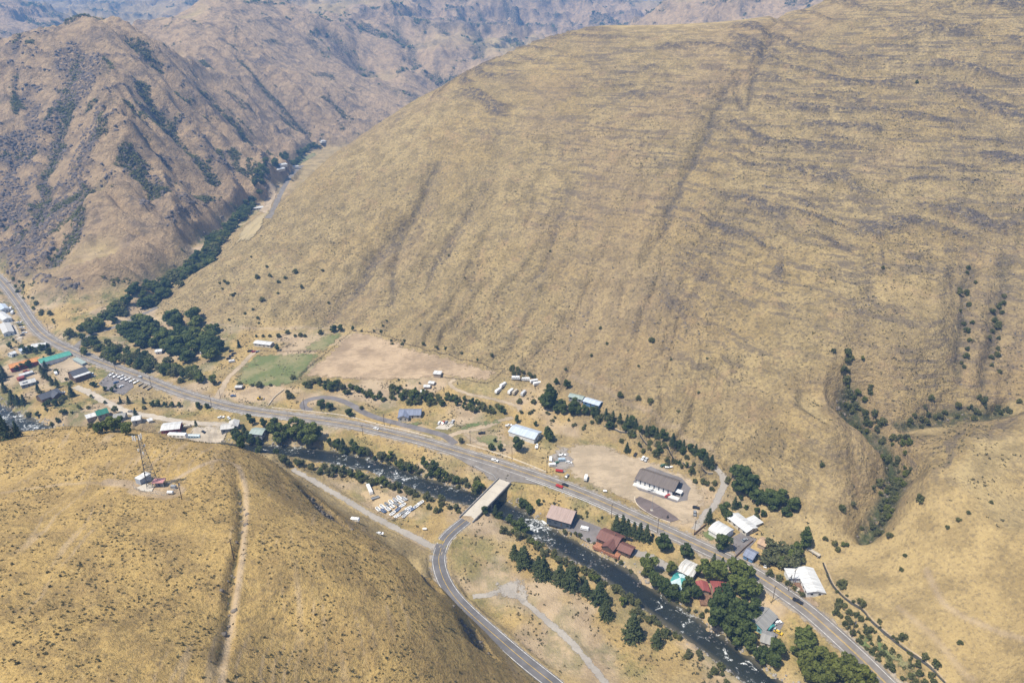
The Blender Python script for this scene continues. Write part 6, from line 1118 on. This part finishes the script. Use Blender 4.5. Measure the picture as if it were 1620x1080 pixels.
# valley floor weeds
vm_ = (1 - STEEP) * inview * (1 - FORE) * smooth(1000, 700, GY) * smooth(-.1, .4, fbm(GX / 18, GY / 18, 3, 163)); x, y = scatter(9000, vm_, seed=17); k = free_of_roads(x, y)
for P in (PADS['store_lot'], PADS['corral']): k &= ~in_poly(P, x, y)
for bx, by, br_ in BUILT: k &= (x - bx) ** 2 + (y - by) ** 2 > (br_ + 1) ** 2
k &= h_at(x, y) > WATER_Z + .4; x, y = x[k], y[k]; tuft_cloud('valley_weeds', x, y, np.random.default_rng(18).uniform(.4, 1.3, len(x)), L_SAGE, 19, nl=5)
# stones of the river banks and the cliff
def stone_cloud(name, X, Y, S, m, seed, zoff=0.0):
    rs = np.random.default_rng(seed); ico = np.array([(0, 0, 1), (.9, 0, .3), (.28, .85, .3), (-.72, .52, .3), (-.72, -.52, .3), (.28, -.85, .3), (.72, .52, -.5), (-.28, .85, -.5), (-.9, 0, -.5), (-.28, -.85, -.5), (.72, -.52, -.5)])
    fc = [(0, 1, 2), (0, 2, 3), (0, 3, 4), (0, 4, 5), (0, 5, 1), (1, 6, 2), (2, 7, 3), (3, 8, 4), (4, 9, 5), (5, 10, 1), (2, 6, 7), (3, 7, 8), (4, 8, 9), (5, 9, 10), (1, 10, 6)]
    n = len(X); P = ico[None] * S[:, None, None] * (1 + rs.normal(size=(n, 11, 1)) * .18) * np.stack([rs.uniform(.8, 1.4, n), rs.uniform(.7, 1.2, n), rs.uniform(.5, .9, n)], -1)[:, None, :]
    P += np.stack([X, Y, np.maximum(h_at(X, Y), -99) + zoff], -1)[:, None, :]; F = (np.array(fc)[None] + np.arange(n)[:, None, None] * 11).reshape(-1, 3)
    o = new_obj(name, np_mesh(name, P.reshape(-1, 3), F, False), None, m); o['kind'] = 'stuff'; return o
D, _, _ = dist_to(RIVER, GX, GY, 30); bank = np.where((D > 4.5) & (D < 10.5), 1.0, 0) * inview; x, y = scatter(4200, bank, seed=20); stone_cloud('river_stones', x, y, np.random.default_rng(21).uniform(.25, .9, len(x)), plain('river_rock', (.30, .275, .25), .9, .25), 22)
mid = np.where(D < 5.5, 1.0, 0) * inview * smooth(.15, .5, fbm(GX / 16, GY / 16, 3, 170)); x, y = scatter(420, mid, seed=23); stone_cloud('rapids_boulders', x, y, np.random.default_rng(24).uniform(.5, 1.2, len(x)), plain('wet_rock', (.11, .10, .095), .6, .3), 25, .9)
cl = ROCK * inview * (FORE + .25 * BIG) * smooth(900, 600, GY); x, y = scatter(2600, cl, seed=26); stone_cloud('outcrop_rocks', x, y, np.random.default_rng(27).uniform(.3, 1.2, len(x)), plain('basalt', (.17, .145, .120), .95, .3), 28)
lr = ROCK * LEFT * inview * smooth(1500, 1100, GY); x, y = scatter(5000, lr, seed=29); stone_cloud('mountain_outcrops', x, y, np.random.default_rng(30).uniform(.8, 3.2, len(x)), plain('mauve_basalt', (.15, .125, .110), .95, .3), 31)

# ------------------------------------------------------------------ haze
def build_haze():
    m, n, l = mat('haze_air'); o = n.new('ShaderNodeOutputMaterial'); v = n.new('ShaderNodeVolumePrincipled')
    v.inputs['Color'].default_value = (.22, .48, 1.0, 1); v.inputs['Density'].default_value = HAZE; v.inputs['Anisotropy'].default_value = 0.0
    l.new(v.outputs[0], o.inputs['Volume'])
    me = bpy.data.meshes.new('haze'); bm = bmesh.new(); bmesh.ops.create_cube(bm, size=1)
    zt, zb = float(GZ.max()) + 30, float(GZ.min()) - 14
    bmesh.ops.transform(bm, matrix=Matrix.Translation((0, 3200, (zt + zb) / 2)) @ Matrix.Diagonal((13000, 8600, zt - zb, 1)), verts=bm.verts); bm.to_mesh(me); bm.free()
    h = new_obj('haze', me, None, m); h['kind'] = 'stuff'
HAZE = 0.00018
build_haze()
